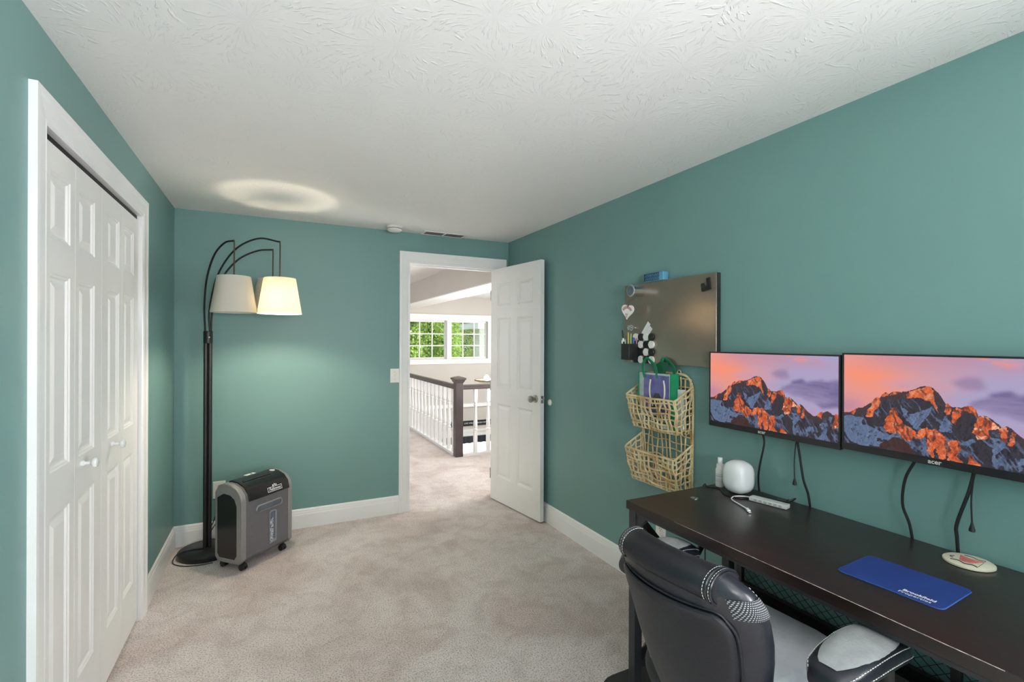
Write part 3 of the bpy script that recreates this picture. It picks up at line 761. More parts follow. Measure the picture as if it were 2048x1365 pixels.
# cords
c = bez([(-0.02, -0.02, 0.043), (-0.10, -0.01, 0.041), (-0.155, -0.03, 0.036), (-0.178, -0.06, 0.012), (-0.165, -0.11, 0.004), (-0.10, -0.17, 0.004), (-0.02, -0.19, 0.004), (0.05, -0.19, 0.004)], 10)
MB().tube(c, 0.003, 8).build('cord', M['cable'], lamp, smooth=True)
c = bez([(-0.325, YB-0.02, 0.337), (-0.32, YB-0.03, 0.30), (-0.35, YB-0.05, 0.17), (-0.40, YB-0.06, 0.05), (-0.36, YB-0.03, 0.004), (-0.25, YB-0.06, 0.004)], 10)
tag(MB().tube(c, 0.003, 8).build('cable', M['cable'], smooth=True), 'black cord hanging from the outlet behind the shredder', 'cord')
c = bez([(-0.318, YB-0.02, 0.37), (-0.29, YB-0.05, 0.30), (-0.31, YB-0.06, 0.20), (-0.37, YB-0.05, 0.09), (-0.40, YB-0.045, 0.02), (-0.33, YB-0.10, 0.004)], 10)
tag(MB().tube(c, 0.003, 8).build('cable', M['cable'], smooth=True), 'second black cord sloping down to the floor behind the shredder', 'cord')

# ------------------------------------------------------------------ paper shredder
sa = math.atan2(3.582-3.311, 0.134+0.155)
SW, SD = 0.392, 0.225
shr = thing('paper_shredder', 'grey and black paper shredder on casters beside the floor lamp', 'paper shredder', (-0.157, 3.313, 0), sa)
def side_prof(off=0.0, n=6):
    # (y, z) outline of the body seen from the side, y = depth from the front
    P = [(0.0, .075), (0.0, .425), (.012, .468), (.045, .503), (.095, .524), (.150, .530), (.195, .515), (SD, .470), (SD, .075), (SD-.025, .047), (.028, .047)]
    cx, cz = SD/2, .29; out = []
    for y, z in P:
        out.append((cx+(y-cx)*(1-off/(SD/2)), cz+(z-cz)*(1-off/.25)))
    return out
def xprism(poly, x0, x1):
    n = len(poly); mb = MB()
    mb.add([(x0, y, z) for y, z in poly] + [(x1, y, z) for y, z in poly], [tuple(range(n))[::-1], tuple(range(n, 2*n))] + [(i, (i+1) % n, n+(i+1) % n, n+i) for i in range(n)])
    return mb
xprism(side_prof(0.004), 0.030, SW-0.030).build('bin_front', M['shred_dark'], shr, bevel=0.004)
for x0, x1 in ((0.0, 0.034), (SW-0.034, SW)):
    f = xprism(side_prof(), x0, x1).build('side_frame', M['shred_silver'], shr, bevel=0.007, seg=3)
    xi = x0-0.0015 if x0 == 0 else x1-0.004
    poly = [(0.042+.0, .10), (.042, .40), (.060, .440), (.095, .462), (.15, .468), (SD-.022, .44), (SD-.022, .10), (SD-.04, .075), (.06, .075)]
    xprism(poly, xi, xi+0.0055).build('side_inset', M['shred_black'], f, bevel=0.003)
head = [(-0.0025, .418), (-0.001, .428), (.010, .471), (.044, .507), (.095, .528), (.150, .534), (.170, .528), (.165, .50), (.10, .49), (.03, .46), (.01, .42)]
hd = xprism(head, 0.052, SW-0.026).build('cutting_head', M['shred_black'], shr, bevel=0.003)
MB().box((0.085, 0.088, .520), (SW-0.10, 0.094, .5315)).build('paper_slot', M['black'], hd)
mb = MB(); mb.box((0.083, 0.083, .5265), (SW-0.098, 0.0855, .5292)); mb.box((0.083, 0.096, .5277), (SW-0.098, 0.098, .5305)); mb.build('slot_rim', M['smoke'], hd)
m4 = frame((SW-0.062, 0.115, 0.5315), (1, 0, 0), (0, 0.93, 0.13))
MB().lathe([(0.017, 0), (0.017, 0.003), (0.011, 0.004), (0.011, 0.002), (0.0, 0.002)], 24, m4).build('power_button', M['hub'], hd, smooth=True)
mb = MB()
for k in range(8): mb.box((0.175+k*0.014, 0.064, .5175), (0.184+k*0.014, 0.068, .5192))
mb.build('symbols', M['smoke'], hd)
MB().box((0.165, 0.150, .5325), (0.235, 0.180, .5345)).build('warning_label', M['print'], shr)
MB().box((0.200, 0.155, .5345), (0.215, 0.170, .5348)).build('warning_mark', M['black'], shr)
# emblem + name
m4 = frame((SW*0.615, -0.0005, .450), (1, 0, 0), (0, 0.31, 0.95))
m4 = frame((SW*0.63, 0.0025, .4475), (1, 0, 0), (0, 0.25, 0.97))
em = text_mb('Fellowes', 0.026, 0.0004, m4 @ Matrix.Translation((0, 0, 0.0015)), shear=0.2, bold=0.0003)
def ring_rect(mb, m4, w, h, t, z=0.0015, d=0.0006):
    for a, b, c_, d_ in ((-w/2, -h/2, w/2, -h/2+t), (-w/2, h/2-t, w/2, h/2), (-w/2, -h/2, -w/2+t, h/2), (w/2-t, -h/2, w/2, h/2)):
        mb.box((a, b, z-d), (c_, d_, z), m4)
ring_rect(em, m4, 0.112, 0.030, 0.003)
for k in range(3):
    mm = m4 @ Matrix.Translation((-0.012+0.012*k, 0.021+(0.004 if k == 1 else 0), 0.0012)) @ Matrix.Rotation(0.5-0.5*k, 4, 'Z')
    em.box((-0.004, -0.005, 0), (0.004, 0.006, 0.0005), mm)
em.build('brand_emblem', M['print'], shr)
# handle recess
def stadium(cx, cz, w, h, n=10):
    out = []
    for k in range(n+1): a = -PI/2+PI*k/n; out.append((cx+w/2-h/2+h/2*math.cos(a), cz+h/2*math.sin(a)))
    for k in range(n+1): a = PI/2+PI*k/n; out.append((cx-w/2+h/2+h/2*math.cos(a), cz+h/2*math.sin(a)))
    return out
def yring(P, Q, y0, y1, y2):
    # sloping rim from outline P at y0 over y1 to outline Q
    return MB().loft([[(x, y0, z) for x, z in P], [(x, y1, z) for x, z in [((a+c)/2, (b+d)/2) for (a, b), (c, d) in zip(P, Q)]], [(x, y2, z) for x, z in Q]], cap=False)
P = stadium(SW*0.53, .353, .205, .046); Q = stadium(SW*0.53, .350, .190, .032)
hr = yring(P, Q, 0.0035, -0.003, 0.003).build('handle_recess', M['shred_silver'], shr, smooth=True)
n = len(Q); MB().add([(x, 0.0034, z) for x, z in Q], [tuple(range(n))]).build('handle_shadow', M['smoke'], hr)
P = [(.205, .100), (.265, .100), (.265, .300), (.250, .312), (.216, .312), (.205, .300)]
Q = [(.211, .108), (.252, .124), (.252, .296), (.244, .302), (.218, .302), (.211, .292)]
wr = yring(P, Q, 0.0035, -0.002, 0.003).build('window_recess', M['shreddark_in'], shr)
MB().add([(x, 0.0034, z) for x, z in Q], [tuple(range(6))]).build('bin_window', M['smoke'], wr)
mb = MB(); random.seed(3)
for k in range(150):
    x = random.uniform(.213, .236); z = .112+.15*random.random()**1.2
    m4 = Matrix.Translation((x, random.uniform(.0015, .003), z)) @ Matrix.Rotation(random.uniform(0, PI), 4, 'Y')
    mb.box((-.0012, 0, -.0042), (.0012, .0006, .0042), m4)
p = mb.build('paper_shreds', M['paper'], wr); p['kind'] = 'stuff'
for cx, cy in ((0.045, 0.035), (SW-0.045, 0.035), (0.045, SD-0.035), (SW-0.045, SD-0.035)):
    cst = MB(); cst.lathe([(0.009, 0.040), (0.009, 0.052)], 12, Matrix.Translation((cx, cy, 0)))
    cst.box((cx-0.013, cy-0.012, 0.022), (cx+0.013, cy+0.020, 0.042))
    cs = cst.build('caster', M['blackplastic'], shr, bevel=0.004)
    w = MB()
    for s in (-1, 1):
        w.lathe([(0.010, -0.007), (0.0195, -0.006), (0.0195, 0.006), (0.010, 0.007)], 20, frame((cx+s*0.011, cy+0.006, 0.0195), (0, 1, 0), (0, 0, 1)))
    w.build('wheel', M['blackplastic'], cs, smooth=True)

# ------------------------------------------------------------------ magnetic board and its things
BX = 1.893
bd = thing('magnetic_board', 'brushed steel magnetic board on the right wall above the woven baskets', 'board', (XR, 1.955, 1.511))
MB().box((BX-XR, -0.334, -0.228), (BX-XR+0.004, 0.334, 0.228)).build('steel_sheet', M['board'], bd, bevel=0.0015)
mb = MB(); mb.box((BX-XR+0.004, -0.333, -0.227), (-0.001, -0.318, 0.227)); mb.box((BX-XR+0.004, 0.318, -0.227), (-0.001, 0.333, 0.227)); mb.box((BX-XR+0.004, -0.318, -0.227), (-0.001, 0.318, -0.212)); mb.box((BX-XR+0.004, -0.318, 0.212), (-0.001, 0.318, 0.227))
mb.build('return_edge', M['boardedge'], bd)
# speaker lying on the top edge
sp = thing('portable_speaker', 'small blue portable speaker standing on top of the steel board', 'speaker', (1.902, 2.035, 1.7395))
MB().box((-0.022, -0.078, 0.0), (0.018, 0.072, 0.048)).build('speaker_body', M['blue_speaker'], sp, bevel=0.006)
g = MB(); g.box((-0.0235, -0.048, 0.004), (-0.021, 0.069, 0.045)); g.build('grille', M['navy'], sp, bevel=0.001)
st = MB()
for k in range(9):
    for j in range(2):
        y = 0.060-k*0.0125; z = 0.006+j*0.019
        st.bar((-0.0237, y, z), (-0.0237, y-0.010, z+0.016), 0.0012, 0.0030, up=(0, 1, 0))
st.build('grille_pattern', M['blue_speaker'], sp)
# round tin
t = thing('magnetic_tin', 'round silver tin with a clear window stuck on the upper left of the board', 'tin', (BX, 2.137, 1.693))
m4 = frame((0, 0, 0), (0, -1, 0), (0, 0, 1))     # z -> -x
MB().lathe([(0.031, 0), (0.031, 0.066), (0.033, 0.067), (0.034, 0.082), (0.031, 0.085), (0.0235, 0.085), (0.0235, 0.082)], 32, m4, cap=False).build('tin_body', M['chrome'], t, smooth=True)
MB().lathe([(0.0235, 0.080), (0.0234, 0.0815)], 32, m4).build('tin_window', M['smoke'], t, smooth=True)
# heart on a string
ht = thing('heart_ornament', 'white wooden heart with red lettering hanging from a string at the board edge', 'ornament', (1.838, 2.190, 1.575))
pts = []
for k in range(48):
    a = 2*PI*k/48
    x = 16*math.sin(a)**3; y = 13*math.cos(a)-5*math.cos(2*a)-2*math.cos(3*a)-math.cos(4*a)
    pts.append((x/34*0.096, (y+2.5)/29*0.084))
m4 = frame((0, 0, 0), (0.10, -1, 0), (0, 0, 1)) @ Matrix.Rotation(math.radians(-8), 4, 'Z')
MB().prism(pts, 0.010, m4).build('heart', M['plastic_white'], ht, bevel=0.002)
mb = MB(); 
for k in range(9):
    a = math.radians(150-15*k); c0 = (0.034*math.cos(a), 0.030*math.sin(a)-0.002)
    mm = m4 @ Matrix.Translation((c0[0], c0[1], 0.0102)) @ Matrix.Rotation(a-PI/2, 4, 'Z')
    mb.box((-0.0035, -0.007, 0), (0.0018, 0.007, 0.0006), mm); mb.box((-0.0035, 0.0045, 0), (0.0040, 0.007, 0.0006), mm)
for k in range(4): mb.box((-0.011+0.001*k, -0.012-0.006*k, 0.0102), (0.011-0.002*k, -0.0085-0.006*k, 0.0108), m4)
mb.build('red_lettering', M['red'], ht)
mb = MB(); mb.tube([m4 @ Vector((0, 0.022, 0.004)), m4 @ Vector((0.001, 0.06, 0.004)), Vector((0.025, -0.050, 0.085))], 0.0009, 6); mb.tube([m4 @ Vector((0, 0.022, 0.006)), m4 @ Vector((-0.006, 0.06, 0.004)), Vector((0.0, -0.050, 0.085))], 0.0009, 6)
mb.build('string', M['darkink'], ht)
# round clip magnet
MB_ = MB().lathe([(0.0155, 0), (0.0165, 0.003), (0.0165, 0.010), (0.012, 0.013), (0.008, 0.013), (0.008, 0.020), (0.0155, 0.024), (0.0155, 0.027), (0.006, 0.028)], 24, frame((BX, 2.215, 1.487), (0, -1, 0), (0, 0, 1)))
tag(MB_.build('round_magnet', M['chrome'], smooth=True), 'small round silver magnet knob below the heart', 'magnet')
# pen cup
cup = thing('pen_cup', 'black square pen cup stuck on the lower left corner of the board', 'pen cup', (BX, 2.187, 1.302))
mb = MB(); mb.box((-0.080, -0.034, 0), (0, 0.034, 0.003)); mb.box((-0.080, -0.034, 0), (-0.078, 0.034, 0.092)); mb.box((-0.002, -0.034, 0), (0, 0.034, 0.092)); mb.box((-0.078, -0.034, 0), (-0.002, -0.032, 0.092)); mb.box((-0.078, 0.032, 0), (-0.002, 0.034, 0.092))
mb.build('cup_box', M['blackplastic'], cup, bevel=0.001)
pens = [((-0.060, 0.020), (-0.062, 0.046, 0.170), 0.0050, 'blackplastic', 'marker', 'black marker with a white band leaning left out of the pen cup', 'marker'),
        ((-0.058, -0.002), (-0.055, 0.001, 0.160), 0.0038, 'yellow', 'pencil', 'yellow pencil standing upright in the pen cup', 'pencil'),
        ((-0.050, -0.012), (-0.046, -0.012, 0.150), 0.0038, 'pengreen', 'highlighter', 'green pen beside the yellow pencil in the pen cup', 'pen'),
        ((-0.040, -0.018), (-0.038, -0.022, 0.128), 0.0048, 'penblue', 'pen', 'blue pen in the pen cup next to the checkered magnets', 'pen'),
        ((-0.025, -0.008), (-0.024, -0.012, 0.126), 0.0048, 'penblue', 'pen', 'blue pen at the back of the pen cup', 'pen'),
        ((-0.020, -0.022), (-0.018, -0.027, 0.124), 0.0042, 'penpink', 'pen', 'pink pen at the right of the pen cup', 'pen'),
        ((-0.068, 0.026), (-0.070, 0.038, 0.112), 0.0036, 'plastic_white', 'pen', 'thin white pen low at the left of the pen cup', 'pen'),
        ((-0.052, 0.024), (-0.054, 0.030, 0.118), 0.0036, 'chrome', 'pen', 'silver pen low at the left of the pen cup', 'pen')]
for (bx_, by_), (tx, ty, tz), r, mt, nm, lab, cat in pens:
    p0 = Vector((BX+bx_, 2.187+by_, 1.3055)); p1 = Vector((BX+tx, 2.187+ty, 1.302+tz)); d = p1-p0
    root = MB().tube([p0, p0+d*0.90, p0+d*0.97, p1], [r, r, r*0.8, r*0.3 if mt == 'yellow' else r*0.7], 10).build(nm, M[mt], smooth=True)
    tag(root, lab, cat, 'pens and pencils in the cup')
    if nm == 'marker':
        MB().tube([p0+d*0.60, p0+d*0.72], r*1.06, 10).build('white_band', M['plastic_white'], root, smooth=True)
# checkered round magnets
words = ['top', 'second', 'third', 'bottom']; cw = ['leftmost', 'second from left', 'third from left', 'rightmost']
discs = {}
for r in range(4):
    for c_ in range(4):
        white = (r+c_) % 2 == 0
        key = 'w' if white else 'b'
        loc = (BX, 2.178-0.0425*c_, 1.432-0.0425*r)
        if key not in discs:
            o = MB().lathe([(0.0205, 0.0005), (0.0212, 0.002), (0.0212, 0.012), (0.0200, 0.0135)], 28, frame((0, 0, 0), (0, -1, 0), (0, 0, 1))).build('round_magnet', M['plastic_white'] if white else M['blackplastic'], smooth=True)
            discs[key] = o
        else:
            o = discs[key].copy(); COL.objects.link(o)
        o.location = loc
        tag(o, f"{'white' if white else 'black'} disc magnet, {cw[c_]} in the {words[r]} row of the checkered square", 'magnet', 'checkered disc magnets on the board')
# cards tucked behind the discs
for k, (yy, zz, ln, wd, lab) in enumerate(((2.118, 1.462, 0.130, 0.026, 'white card strip sticking up highest behind the disc magnets'), (2.093, 1.448, 0.100, 0.028, 'shorter white card strip beside the tallest card above the disc magnets'))):
    m4 = frame((BX-0.0004, yy, zz), (0, -1, 0), (0, 0, 1)) @ Matrix.Rotation(math.radians(-40), 4, 'Z')
    m4.translation = Vector((BX-0.0004-0.001*0, yy, zz))
    o = MB().box((-wd/2, -ln/2, 0.0), (wd/2, ln/2, 0.0004), m4).build('card', M['paper'] if False else M['print'])
    tag(o, lab, 'card')
# black U shaped hook
m4 = frame((BX, 1.680, 1.684), (0, -1, 0), (0, 0, 1)) @ Matrix.Rotation(math.radians(9), 4, 'Z')
o = MB().prism([(-.028, -.029), (.028, -.029), (.028, .030), (.008, .030), (.008, -.004), (-.006, -.010), (-.010, .012), (-.028, .012)], 0.008, m4).build('magnetic_hook', M['blackplastic'], bevel=0.0015)
tag(o, 'black U shaped magnet at the upper right corner of the board', 'hook')

# ------------------------------------------------------------------ woven wall basket (two tiers)
bk = thing('woven_wall_basket', 'two-tier woven seagrass wall basket hanging under the steel board', 'basket', (XR, 1.965, 0.63))
OX, OY, OZ = XR, 1.965, 0.63
random.seed(11)
def wob(p, q, amp=0.004, n=9, ph=None):
    p = Vector(p); q = Vector(q); d = q-p; s1 = d.normalized().orthogonal().normalized(); s2 = d.normalized().cross(s1)
    ph = random.uniform(0, 6.28); f = random.uniform(1.0, 2.4)
    return [p+d*t+(s1*math.sin(ph+f*6.28*t)+s2*math.cos(ph*1.7+f*5.5*t))*amp*math.sin(PI*t)**0.4 for t in [i/n for i in range(n+1)]]
def rope(mb, path, R=0.0055, r=0.0030, turns=90, closed=False):
    path = [Vector(p) for p in path]; n = len(path)
    cum = [0]
    for i in range(1, n): cum.append(cum[-1]+(path[i]-path[i-1]).length)
    L_ = cum[-1]; steps = int(turns*L_*6)
    for s in (0, PI):
        pts = []
        for k in range(steps+1):
            d = L_*k/steps; i = 1
            while i < n-1 and cum[i] < d: i += 1
            t = (d-cum[i-1])/max(1e-6, cum[i]-cum[i-1]); p = path[i-1].lerp(path[i], t); tg = (path[i]-path[i-1]).normalized()
            a = tg.orthogonal().normalized(); b = tg.cross(a)
            an = s+2*PI*turns*d
            pts.append(p+(a*math.cos(an)+b*math.sin(an))*R*0.6)
        mb.tube(pts, r, 5)
    mb.tube(path, R*0.6, 6)
def tierf(zt, zb, zback, dt, db, wt, wb):
    """one pocket: rim height front zt, bottom zb, rim height at the wall zback; depths dt, db; half widths"""
    m = MB(); rim = MB()
    nx, nz, ns = 10, 6, 4
    F = lambda u, v: Vector((-(db+(dt-db)*v), (wb+(wt-wb)*v)*u, zb+(zt-zb)*v-OZ))
    def S(sgn, w, v):   # side: w 0 at wall, 1 at front
        f = F(sgn, v); zr = zb+((zback+(zt-zback)*w)-zb)*v
        return Vector((-(0.012+(abs(f.x)-0.012)*w), f.y, zr-OZ))
    for k in range(nx+1):
        u = -0.97+1.94*k/nx; m.tube(wob(F(u+random.uniform(-.04, .04), 0), F(u+random.uniform(-.04, .04), 1), 0.0055), 0.0050, 6)
        if k % 2: m.tube(wob(F(u+.06, 0), F(u+.05, 1), 0.003), 0.0022, 5)
    for j in range(nz):
        v = 0.08+0.80*j/(nz-1)
        m.tube(wob(F(-1, v), F(1, v+random.uniform(-.03, .03)), 0.0060, 16), 0.0048, 6)
        for s in (-1, 1):
            m.tube(wob(S(s, 0, v), S(s, 1, v), 0.004), 0.0043, 5)
    for s in (-1, 1):
        for k in range(ns):
            w = 0.1+0.85*k/(ns-1); m.tube(wob(S(s, w, 0), S(s, w, 1), 0.004), 0.0043, 5)
    # bottom
    for k in range(8):
        u = -0.9+1.8*k/7; m.tube(wob(F(u, 0), Vector((-0.012, wb*u, zb-OZ)), 0.002), 0.0028, 5)
    for d in (0.3, 0.65): m.tube(wob(Vector((-db*d, -wb, zb-OZ)), Vector((-db*d, wb, zb-OZ)), 0.004), 0.0043, 5)
    path = [S(-1, 0, 1), S(-1, .5, 1), S(-1, .93, 1), F(-.96, 1), F(-.5, 1), F(0, 1)-Vector((0, 0, .003)), F(.5, 1), F(.96, 1), S(1, .93, 1), S(1, .5, 1), S(1, 0, 1)]
    rope(rim, path)
    rope(rim, [F(-1, 0), F(0, 0), F(1, 0)], 0.0035, 0.002, 60)
    pk = m.build('pocket', M['rattan'], bk, smooth=True)
    rim.build('pocket_rim', M['rattan'], pk, smooth=True)
tierf(1.108, 0.935, 1.175, 0.135, 0.095, 0.185, 0.165)
tierf(0.815, 0.640, 0.885, 0.138, 0.100, 0.188, 0.168)
m = MB()
for k in range(11):
    y = -0.168+0.336*k/10
    m.tube(wob((-0.010, y, 0.02), (-0.010, y, 0.595-0.02*(abs(y)/0.17)**4), 0.006, 18), 0.0043, 5)
for k in range(14):
    z = 0.03+0.55*k/13
    m.tube(wob((-0.010, -0.175, z), (-0.010, 0.175, z+random.uniform(-.008, .008)), 0.006, 12), 0.0041, 5)
m.build('back_lattice', M['rattan'], bk, smooth=True)
arcp = [(-0.010, -0.180, 0.01), (-0.010, -0.182, 0.25), (-0.010, -0.184, 0.50)] + [(-0.010, -0.184+0.07*(1-math.cos(a)), 0.52+0.085*math.sin(a)) for a in [PI/2*k/6 for k in range(1, 7)]] + [(-0.010, 0.0, 0.608)] + \
       [(-0.010, 0.114+0.07*math.sin(a), 0.52+0.085*math.cos(a)) for a in [PI/2*k/6 for k in range(0, 6)]] + [(-0.010, 0.184, 0.50), (-0.010, 0.182, 0.25), (-0.010, 0.180, 0.01)]
fr = MB(); rope(fr, arcp, 0.006, 0.0034, 80); fr.tube([(-0.010, -0.09+0.012*math.cos(a), 0.615+0.012*math.sin(a)) for a in [2*PI*k/10 for k in range(11)]], 0.003, 6)
fr.build('back_frame', M['rattan'], bk, smooth=True)

# tote bag in the upper pocket
bag = thing('tote_bag', 'clear and green tote bag with a purple print standing in the upper basket', 'bag', (1.848, 1.965, 0.948))
MB().box((-0.018, -0.112, 0.0), (-0.014, 0.118, 0.290)).build('front_panel', M['bagwhite'], bag, bevel=0.001)
pp = MB().box((-0.0195, -0.105, 0.075), (-0.018, 0.082, 0.280)).build('printed_picture', M['purple'], bag)
mb = MB()
for s in (-1, 1):
    path = bez([(-0.0205, -0.02+s*0.030, 0.115), (-0.0205, -0.02+s*0.052, 0.165), (-0.0205, -0.02+s*0.055, 0.215), (-0.0205, -0.02+s*0.048, 0.255)], 8)
    mb.tube(path, [0.0045]*len(path), 6)
mb.build('cream_arcs', M['cream'], pp, smooth=True)
MB().prism([(-.040, 0), (.040, 0), (.034, .05), (.016, .085), (-.016, .085), (-.034, .05)], 0.001, frame((-0.0196, -0.02, 0.10), (0, -1, 0), (0, 0, 1))).build('dark_shape', M['darkink'], pp)
mb = MB()
for z in (0.032, 0.045, 0.058): mb.box((-0.0192, -0.095, z), (-0.018, 0.075, z+0.005))
mb.build('printed_lines', M['darkink'], bag)
mb = MB(); mb.box((-0.020, -0.122, 0), (0.034, -0.112, 0.292)); mb.box((-0.020, 0.118, 0), (0.034, 0.128, 0.292)); mb.box((0.024, -0.112, 0), (0.028, 0.118, 0.288)); mb.box((-0.018, -0.112, 0), (0.028, 0.118, 0.004))
mb.build('green_binding', M['green'], bag, bevel=0.001)
for y0_, xx, nm in ((0.05, -0.019, 'handle'), (-0.03, 0.030, 'handle')):
    path = bez([(xx, y0_+0.030, 0.262), (xx-0.004, y0_+0.034, 0.325), (xx+0.0, y0_+0.012, 0.366), (xx+0.003, y0_-0.035, 0.340), (xx, y0_-0.060, 0.310), (xx, y0_-0.062, 0.262)], 8)
    rings = []
    for i, p in enumerate(path):
        t_ = (path[min(i+1, len(path)-1)]-path[max(i-1, 0)]).normalized(); s_ = Vector((0.3, 1, 0)); s_ = (s_-t_*s_.dot(t_)).normalized(); n_ = t_.cross(s_)
        rings.append([p+s_*a+n_*b for a, b in ((-.014, -.001), (.014, -.001), (.014, .001), (-.014, .001))])
    MB().loft(rings).build(nm, M['green'], bag)
MB().add([(-0.004, 0.02, 0.285), (-0.002, -0.055, 0.285), (0.020, -0.060, 0.345), (0.020, -0.005, 0.352), (0.018, 0.04, 0.33), (0.0, 0.02, 0.285), (0.002, -0.055, 0.285), (0.022, -0.060, 0.345), (0.022, -0.005, 0.352), (0.020, 0.04, 0.33)], [(0, 1, 2, 3, 4), (5, 6, 7, 8, 9), (0, 1, 6, 5), (1, 2, 7, 6), (2, 3, 8, 7), (3, 4, 9, 8), (4, 0, 5, 9)]).build('folded_flap', M['dkgreen'], bag)
o = MB().box((1.870, 1.802, 0.950), (1.888, 1.842, 1.160)).build('folder', M['print'], bevel=0.001)
tag(o, 'white paper folder at the right side of the upper basket', 'folder')

# ------------------------------------------------------------------ desk
DF, DBK, DZT, DYE = 1.305, 1.910, 0.755, 1.565
DY0 = -0.10
desk = thing('desk', 'long dark espresso desk with black metal frame along the right wall', 'desk', (DF, DYE, 0))
def dk(x, y, z): return (x-DF, y-DYE, z)
MB().box(dk(DF, DY0, DZT-0.034), dk(DBK, DYE, DZT)).build('desktop', M['espresso'], desk, bevel=0.0025)
mb = MB(); mb.tube([dk(DF+0.0006, 0.42, DZT-0.0008), dk(DF+0.0006, 0.95, DZT-0.0008)], 0.0010, 6); mb.tube([dk(DF+0.0006, 0.95, DZT-0.0008), dk(DF+0.0006, 1.30, DZT-0.0008)], [0.0010, 0.0004], 6)  # pale strip: worn edge with its caught highlight painted in
mb.build('worn_edge_highlight', mat('worn_highlight_laminate', srgb(196, 176, 170), 0.6, var=(60, srgb(150, 128, 122), 0.45, 0.6)), desk)
# metal frame
def leg(x, y):
    return MB().box(dk(x, y, 0.005), dk(x+0.038, y+0.038, DZT-0.034)).build('leg', M['deskframe'], desk, bevel=0.002)
yA = DYE-0.045
xF, xK = DF+0.010, DBK-0.050
yZ = DY0+0.010
leg(xF, yA); leg(xK, yA); leg(xF, yZ); leg(xK, yZ)
mb = MB()
mb.box(dk(xF+0.038, yA+0.004, DZT-0.064), dk(xK, yA+0.034, DZT-0.034)); mb.box(dk(xF+0.038, yZ+0.004, DZT-0.064), dk(xK, yZ+0.034, DZT-0.034))
mb.box(dk(xF+0.004, yZ+0.038, DZT-0.052), dk(xF+0.030, yA, DZT-0.034)); mb.box(dk(xK+0.004, yZ+0.038, DZT-0.064), dk(xK+0.034, yA, DZT-0.034))
mb.box(dk(xF+0.038, yA+0.004, 0.075), dk(xK, yA+0.034, 0.105)); mb.box(dk(xF+0.038, yZ+0.004, 0.075), dk(xK, yZ+0.034, 0.105))
mb.build('frame_rails', M['deskframe'], desk, bevel=0.0015)
mb = MB(); mb.bar(dk(xF+0.03, yA+0.012, 0.10), dk(xK+0.01, yA+0.012, DZT-0.06), 0.008, 0.030); mb.bar(dk(xF+0.03, yA+0.022, DZT-0.06), dk(xK+0.01, yA+0.022, 0.10), 0.008, 0.030)
mb.bar(dk(xF+0.03, yZ+0.018, 0.10), dk(xK+0.01, yZ+0.018, DZT-0.06), 0.008, 0.030)
mb.build('cross_brace', M['blackmetal'], desk)
mb = MB(); mb.add([dk(xF+0.008, yA, DZT-0.052), dk(xF+0.008, yA-0.055, DZT-0.052), dk(xF+0.008, yA, DZT-0.107), dk(xF+0.030, yA, DZT-0.052), dk(xF+0.030, yA-0.055, DZT-0.052), dk(xF+0.030, yA, DZT-0.107)], [(0, 1, 2), (3, 4, 5), (0, 1, 4, 3), (1, 2, 5, 4), (2, 0, 3, 5)])
mb.build('corner_gusset', M['deskframe'], desk)
# wire mesh back panel with side rail and tray
px_ = DBK-0.032
zt, zb_ = 0.640, 0.345
mb = MB()
mb.box(dk(px_-0.010, yZ+0.04, zt), dk(px_+0.012, yA-0.005, zt+0.030)); mb.box(dk(px_-0.012, yZ+0.04, zb_-0.035), dk(px_+0.012, yA-0.005, zb_))
mb.box(dk(px_-0.010, yA-0.060, zb_), dk(px_+0.010, yA-0.035, zt)); mb.box(dk(px_-0.010, 0.70, zb_), dk(px_+0.010, 0.725, zt))
mb.build('panel_frame', M['blackmetal'], desk, bevel=0.001)
mw = MB(); st_ = 0.042; y_a, y_b = yZ+0.04, yA-0.06
k = 0; hh = zt-zb_
yy = y_a-hh
while yy < y_b:
    for sgn in (1, -1):
        a0_, a1_ = yy, yy+hh*1.25
        z0_, z1_ = (zb_, zt) if sgn == 1 else (zt, zb_)
        # clip in y
        t0_ = max(0, (y_a-a0_)/(a1_-a0_)); t1_ = min(1, (y_b-a0_)/(a1_-a0_))
        if t1_ > t0_:
            p0 = dk(px_+0.002*sgn, a0_+(a1_-a0_)*t0_, z0_+(z1_-z0_)*t0_); p1 = dk(px_+0.002*sgn, a0_+(a1_-a0_)*t1_, z0_+(z1_-z0_)*t1_)
            mw.tube([p0, p1], 0.0013, 4)
    yy += st_
mw.build('wire_mesh', M['blackmetal'], desk)
MB().box(dk(px_-0.105, yZ+0.04, zb_-0.038), dk(px_-0.012, yA-0.06, zb_-0.030)).build('cable_tray', M['blackmetal'], desk)
MB().box(dk(px_-0.108, yZ+0.04, zb_-0.038), dk(px_-0.102, yA-0.06, zb_+0.012)).build('tray_lip', M['blackmetal'], desk)

# desk things
Z0 = DZT
o = MB().lathe([(0.0165, 0), (0.0165, 0.0018), (0.013, 0.0024)], 28, Matrix.Translation((1.578, 1.458, Z0))).build('metal_cap', M['chrome'], smooth=True)
tag(o, 'small round silver cap on the far end of the desktop', 'cap')
bt = thing('spray_bottle', 'small white bottle with a slim cap behind the white router', 'bottle', (1.812, 1.528, Z0))
MB().lathe([(0.0175, 0), (0.019, 0.002), (0.019, 0.076), (0.017, 0.082), (0.0155, 0.084), (0.0155, 0.100), (0.012, 0.101)], 28).build('bottle_body', M['plastic_white'], bt, smooth=True)
MB().lathe([(0.0105, 0.100), (0.0105, 0.128), (0.009, 0.130)], 22).build('cap', M['gloss_white'], bt, smooth=True)
mb = MB()
for z, h_ in ((0.025, 0.003), (0.033, 0.002), (0.047, 0.004), (0.056, 0.002)):
    mb.lathe([(0.0192, z), (0.0192, z+h_)], 28, Matrix.Rotation(0.3, 4, 'Z'), cap=False)
